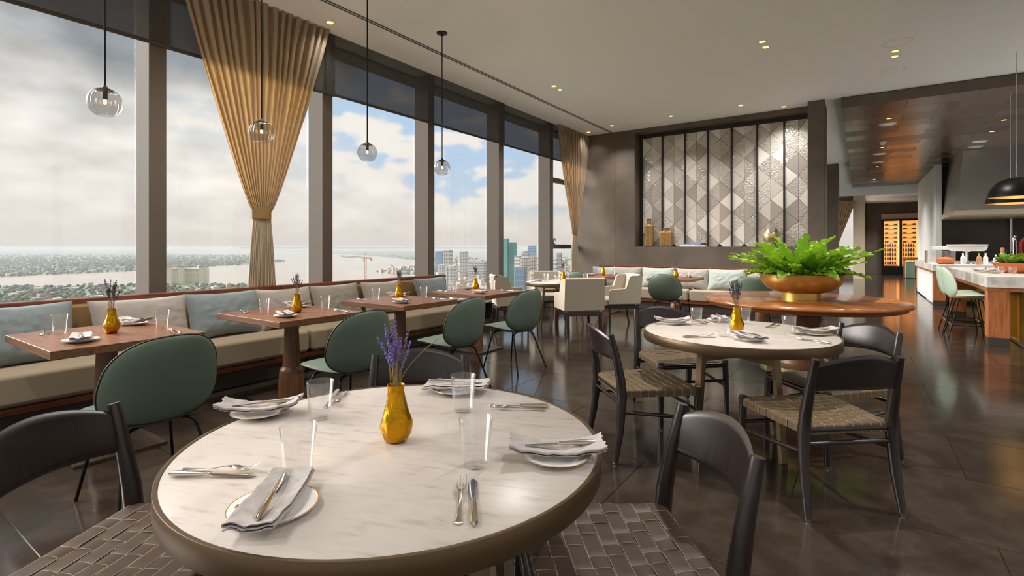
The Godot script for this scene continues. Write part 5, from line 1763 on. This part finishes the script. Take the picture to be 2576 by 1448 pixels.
func make_settings() -> void:
	ware_meshes()
	var Y := 0.7505
	var t1 := "the front marble table"
	place_setting(t1, "place closest to the camera", Y, Vector2(-1.047, 0.617), yaw_to(-0.62, 0.78), Vector2(-1.162, 0.750), Vector2(-1.443, 0.569), Vector2(-1.235, 0.702), 0, 0.0)
	place_setting(t1, "place beside the first green chair", Y, Vector2(-1.69, 0.948), yaw_to(-0.62, -0.60), Vector2(-1.487, 1.039), Vector2(-1.690, 1.285), Vector2(-1.545, 1.115), 2, 1.6)
	place_setting(t1, "place before the pulled-out chair", Y, Vector2(-0.678, 1.204), yaw_to(-0.80, -0.52), Vector2(-0.83, 1.045), Vector2(-0.647, 0.78), Vector2(-0.805, 0.985), 2, 1.2)
	place_setting(t1, "place behind the vase", Y, Vector2(-1.317, 1.535), yaw_to(0.70, 0.35), Vector2(-1.143, 1.369), Vector2(-0.889, 1.559), Vector2(-1.105, 1.44), 1, 2.6)
	vase(P(-1.130, Y, 1.046), 0.4, t1, 24, "lavender_bloom", 2, true)
	var t2 := "the second marble table"
	place_setting(t2, "place closest to the camera", Y, Vector2(-0.563, 3.409), yaw_to(-0.6, 0.75), Vector2(-0.721, 3.471), Vector2(-0.935, 3.272), Vector2(-0.757, 3.398), 0)
	place_setting(t2, "place on the window side", Y, Vector2(-1.15, 3.80), yaw_to(0.75, 0.4), Vector2(-1.00, 3.875), Vector2(-1.06, 4.08), Vector2(-0.93, 3.92), 2)
	place_setting(t2, "place on the bar side", Y, Vector2(-0.245, 3.87), yaw_to(-0.8, -0.45), Vector2(-0.383, 3.757), Vector2(-0.165, 3.53), Vector2(-0.31, 3.615), 2)
	place_setting(t2, "place behind the vase", Y, Vector2(-0.90, 4.16), yaw_to(0.3, -0.9), Vector2(-0.708, 4.10), Vector2(-0.50, 4.19), Vector2(-0.54, 3.98), 1)
	vase(P(-0.687, Y, 3.681), 1.2, t2, 22, "lavender_dry", 3)
	var t3 := "the third marble table"
	place_setting(t3, "place on the window side", Y, Vector2(-4.52, 7.37), yaw_to(1.0, 0.1), Vector2(-4.38, 7.42), Vector2(-4.47, 7.10), Vector2(-4.27, 7.13), 2)
	place_setting(t3, "place at the front", Y, Vector2(-3.86, 7.06), yaw_to(-0.4, 0.9), Vector2(-4.02, 7.16), Vector2(-3.70, 7.22), Vector2(-3.80, 7.36), 0)
	place_setting(t3, "place before the back banquette", Y, Vector2(-3.68, 7.62), yaw_to(-0.9, -0.1), Vector2(-3.80, 7.74), Vector2(-3.72, 7.86), Vector2(-3.88, 7.80), 1)
	place_setting(t3, "place in the corner", Y, Vector2(-4.36, 7.88), yaw_to(0.5, -0.9), Vector2(-4.20, 7.80), Vector2(-4.55, 7.72), Vector2(-4.42, 7.62), 2)
	vase(P(-4.08, Y, 7.48), 2.2, t3, 18, "lavender_dry", 4)
	var nm := ["the first window table", "the second window table", "the third window table", "the last window table"]
	for k in 4:
		var c := Vector2(-4.13, [1.27, 2.6, 3.88, 5.18][k])
		place_setting(nm[k], "chair side", Y, c + Vector2(0.23, -0.20), yaw_to(-0.9, 0.3), c + Vector2([-0.25, -0.12, -0.18, -0.2][k], -0.18), c + Vector2(-0.44, -0.20), c + Vector2(-0.24, -0.26), 0)
		place_setting(nm[k], "bench side", Y, c + Vector2(-0.30, 0.25), yaw_to(0.9, 0.3), c + Vector2(0.06, 0.30), c + Vector2(0.42, 0.25), c + Vector2(0.22, 0.30), 2)
		vase(P(c.x + [0.02, 0.05, -0.06, -0.05][k], Y, c.y + [0.02, 0.02, 0.04, 0.08][k]), 0.7 * k, nm[k], 18, "lavender_dry", 5 + k)
	var bn := ["the corner back table", "the middle back table", "the back table by the fern"]
	for k in 3:
		var c := Vector2([-4.34, -2.87, -1.40][k], 9.66)
		place_setting(bn[k], "chair side", Y, c + Vector2(-0.18, -0.25), yaw_to(0.3, 0.9), c + Vector2(-0.08, 0.02), c + Vector2(0.26, -0.36), c + Vector2(0.27, -0.16), 0)
		place_setting(bn[k], "bench side", Y, c + Vector2(0.17, 0.27), yaw_to(0.3, -0.9), c + Vector2(0.20, 0.02), c + Vector2(-0.25, 0.38), c + Vector2(-0.25, 0.18), 1)
		vase(P(c.x + 0.02, Y, c.y - 0.06), 0.5 * k, bn[k], 9, "lavender_dry", 10 + k)

# ---------------------------------------------------------------- fern bowl
func frond_mesh(L: float, W: float, rise: float, droop: float, wav: float, sd: int, tip := 0.5) -> ArrayMesh:
	var g := Geo.new()
	var nf := noise(FastNoiseLite.TYPE_SIMPLEX_SMOOTH, 3.0, 2, sd)
	g.surf(func(u: float, v: float) -> Vector3:
		var a := rise - droop * v * v
		var c := Vector3(0, 0, 0)
		# arc by integrating a slowly falling direction
		var n := 8
		for k in n:
			var s := v * (k + 0.5) / n
			var an := rise - droop * s * s * 1.5
			c += Vector3(cos(an), sin(an), 0) * L * v / n
		var w := W * pow(sin(PI * pow(clampf(v, 0.0, 1.0), 0.75) * 0.985 + 0.02), tip)
		var s := 2.0 * u - 1.0
		var edge := absf(s)
		var wob := sin(v * 34.0 + sd + signf(s) * 0.9) * wav * edge * edge * smoothstep(0.06, 0.3, v)
		w *= 1.0 + 0.10 * edge * sin(v * 40.0 + sd * 2.0 + signf(s))
		var up := Vector3(-sin(a), cos(a), 0)
		return c + Vector3(0, 0, 1) * s * w * 0.5 + up * (0.18 * W * edge + wob) + Vector3(0, 0, 0.05 * L * nf.get_noise_1d(v * 1.2 + sd)), 6, 30)
	return g.done()

func make_fern() -> void:
	var at := P(-0.545, 0.75, 6.50)
	var b := thing("brass_bowl", "wide brass bowl on a short foot in the middle of the round wooden table", "bowl", at)
	part(b, "foot", lathed([Vector2(0.0, 0.001), Vector2(0.195, 0.001), Vector2(0.195, 0.07), Vector2(0.18, 0.075)], 64), M["bowl_brass"])
	part(b, "basin", lathed([Vector2(0.16, 0.070), Vector2(0.22, 0.074), Vector2(0.28, 0.090), Vector2(0.335, 0.118), Vector2(0.378, 0.158), Vector2(0.405, 0.205), Vector2(0.418, 0.25), Vector2(0.422, 0.275), Vector2(0.414, 0.278), Vector2(0.405, 0.24), Vector2(0.37, 0.18), Vector2(0.0, 0.16)], 72), M["bowl_brass"])
	part(b, "soil", lathed([Vector2(0.40, 0.20), Vector2(0.36, 0.235), Vector2(0.2, 0.25), Vector2(0.0, 0.255)], 40), M["joint"])
	var t := thing("potted_fern", "bushy bright green fern with wavy fronds growing in the brass bowl", "fern", at + Vector3(0, 0.24, 0))
	var kinds := [["fern_bright", 0.53, 0.13, 1.25, 0.45, 0.013], ["fern_bright", 0.48, 0.14, 1.0, 0.6, 0.014], ["fern_mid", 0.52, 0.12, 0.75, 0.5, 0.012], ["fern_bright", 0.58, 0.10, 0.52, 0.35, 0.012], ["fern_mid", 0.46, 0.12, 0.30, 0.5, 0.012], ["fern_bright", 0.68, 0.06, 0.48, 0.2, 0.010], ["fern_deep", 0.26, 0.085, 0.7, 0.8, 0.006], ["fern_deep", 0.22, 0.075, 1.1, 0.6, 0.005]]
	for k in kinds.size():
		var q: Array = kinds[k]
		K["frond%d" % k] = frond_mesh(q[1], q[2], q[3], q[4], q[5], 3 + k)
	rng.seed = 17
	for ring in [[0, 11, 0.07, 1.0], [1, 14, 0.12, 1.0], [2, 16, 0.18, 1.0], [3, 16, 0.2, 0.95], [4, 18, 0.22, 1.0], [5, 8, 0.15, 1.0], [6, 22, 0.26, 1.0], [7, 18, 0.18, 1.0]]:
		for k in ring[1]:
			var a: float = TAU * (k + rng.randf() * 0.7) / ring[1] + ring[0]
			var r: float = ring[2] * rng.randf_range(0.5, 1.2)
			var o := part(t, "leaf", K["frond%d" % ring[0]], M[kinds[ring[0]][0]] if rng.randf() < 0.75 else M["fern_mid"], Vector3(cos(a) * r, rng.randf_range(-0.02, 0.03), -sin(a) * r), Vector3(rng.randf_range(-0.25, 0.25), a + rng.randf_range(-0.25, 0.25), rng.randf_range(-0.12, 0.15)))
			o.scale = Vector3.ONE * rng.randf_range(0.78, 1.12) * ring[3]
	# small rosettes between the fronds
	var lg := Geo.new()
	for q in 7:
		var h := Geo.new()
		h.surf(func(u: float, v: float) -> Vector3:
			var w := 0.022 * pow(sin(PI * (v * 0.97 + 0.015)), 0.7)
			return Vector3(0.06 * v, 0.03 * v + 0.01 * absf(2.0 * u - 1.0), (2.0 * u - 1.0) * w), 4, 8)
		lg.add(h, Transform3D(Basis(Vector3.UP, TAU * q / 7.0), Vector3(0, 0.008 * q, 0)))
	K["rosette"] = lg.done()
	for k in 34:
		var a := rng.randf() * TAU
		var r := rng.randf_range(0.15, 0.40)
		var o := part(t, "leaf_rosette", K["rosette"], M["fern_deep"] if k % 3 else M["fern_mid"], Vector3(cos(a) * r, rng.randf_range(0.05, 0.17), -sin(a) * r), Vector3(rng.randf_range(-0.5, 0.5), a, rng.randf_range(-0.5, 0.3)))
		o.scale = Vector3.ONE * rng.randf_range(0.9, 1.4)

# ---------------------------------------------------------------- objects in the wall niche
func make_niche() -> void:
	var wick := mat("wicker_gold", Color.WHITE, 0.55)
	wick.albedo_texture = ntex(noise(FastNoiseLite.TYPE_CELLULAR, 0.05, 2, 91), [Color("20140a"), Color("6b4a28"), Color("c79c60"), Color("8a6236")], [0.0, 0.3, 0.6, 1.0], 256)
	tri_map(wick, Vector3(5, 9, 5))
	wick.metallic = 0.2
	var y := 1.336
	for q in [[-4.01, 0.20, 0.50, 0.64, "tall square wicker-clad jar standing in the wall niche"], [-3.62, 0.27, 0.34, 0.425, "short square wicker-clad jar standing in the wall niche"]]:
		var t := thing("wicker_jar", q[4], "jar", P(q[0], y, 11.45), 0.25, "wicker jars in the niche")
		part(t, "body", bx(Vector3(q[1], q[2], q[1]), 0.03), wick, Vector3(0, q[2] / 2, 0))
		part(t, "shoulder", lathed([Vector2(q[1] * 0.45, q[2] - 0.01), Vector2(q[1] * 0.33, q[2] + 0.02), Vector2(q[1] * 0.26, q[2] + 0.03)], 20), M["bronze_edge"])
		part(t, "neck", lathed([Vector2(q[1] * 0.25, q[2] + 0.02), Vector2(q[1] * 0.24, q[3] - 0.012), Vector2(q[1] * 0.29, q[3] - 0.008), Vector2(q[1] * 0.28, q[3]), Vector2(0.0, q[3])], 20), wick)
	solo("book", bx(Vector3(0.52, 0.028, 0.20), 0.003), M["plastic_white"], "white book lying flat at the bottom of the stack in the niche", "book", P(-3.02, y + 0.014, 11.46), 0.02, "books in the niche")
	var bb := mat("book_blue", Color("7f8fb5"), 0.6)
	solo("book", bx(Vector3(0.40, 0.034, 0.18), 0.003), bb, "blue book lying on the white book in the niche", "book", P(-3.06, y + 0.045, 11.46), -0.06, "books in the niche")
	var ball := thing("glass_ball", "glass ball ornament resting on the blue book in the niche", "ornament", P(-3.04, y + 0.062, 11.45))
	part(ball, "ring_foot", lathed([Vector2(0.0, 0.0), Vector2(0.035, 0.0), Vector2(0.03, 0.012), Vector2(0.0, 0.012)], 16), M["steel"])
	var pr := []
	for k in 13: pr.append(Vector2(sin(PI * k / 12.0) * 0.055, 0.064 - cos(PI * k / 12.0) * 0.055))
	part(ball, "globe", lathed(pr, 24), M["clear_glass"])
	var bowl := solo("trinket_bowl", lathed([Vector2(0.0, 0.0), Vector2(0.03, 0.0), Vector2(0.055, 0.02), Vector2(0.058, 0.045), Vector2(0.052, 0.043), Vector2(0.028, 0.008), Vector2(0.0, 0.006)], 20), M["pier_dark"], "small dark bowl on the white book beside the glass ball", "bowl", P(-2.80, y + 0.0285, 11.46))
	var eg := Geo.new()
	eg.surf(func(u: float, v: float) -> Vector3:
		var an := u * TAU
		var top := 0.33 + 0.06 * sin(an * 2.0 + 0.6) + 0.022 * sin(an * 7.0)
		var yy := v * top
		var r := 0.035 + 0.125 * pow(sin(PI * clampf(yy / 0.42, 0.0, 1.0)), 0.75)
		return Vector3(cos(an) * r, yy, sin(an) * r), 48, 16, true, true)
	eg.surf(func(u: float, v: float) -> Vector3:
		var an := u * TAU
		var top := 0.33 + 0.06 * sin(an * 2.0 + 0.6) + 0.022 * sin(an * 7.0)
		var yy := v * top
		var r := 0.035 + 0.125 * pow(sin(PI * clampf(yy / 0.42, 0.0, 1.0)), 0.75) - 0.005
		return Vector3(cos(an) * r, yy, sin(an) * r), 48, 16, true)
	solo("gold_egg_vase", eg.done(), M["brass"], "gold egg-shaped vase with a broken rim on the niche sill behind the fern", "vase", P(-1.486, y, 11.46), 0.9)

func _ready() -> void:
	make_camera()
	make_sky()
	make_sun()
	make_materials()
	make_shell()
	make_screen()
	make_curtains()
	make_ceiling_fittings()
	make_pendants()
	make_furniture()
	make_woven_chairs()
	make_shell_chairs()
	make_armchairs()
	make_round_wood_table()
	make_cushions()
	make_settings()
	make_fern()
	make_niche()
	make_kitchen()
	make_city()
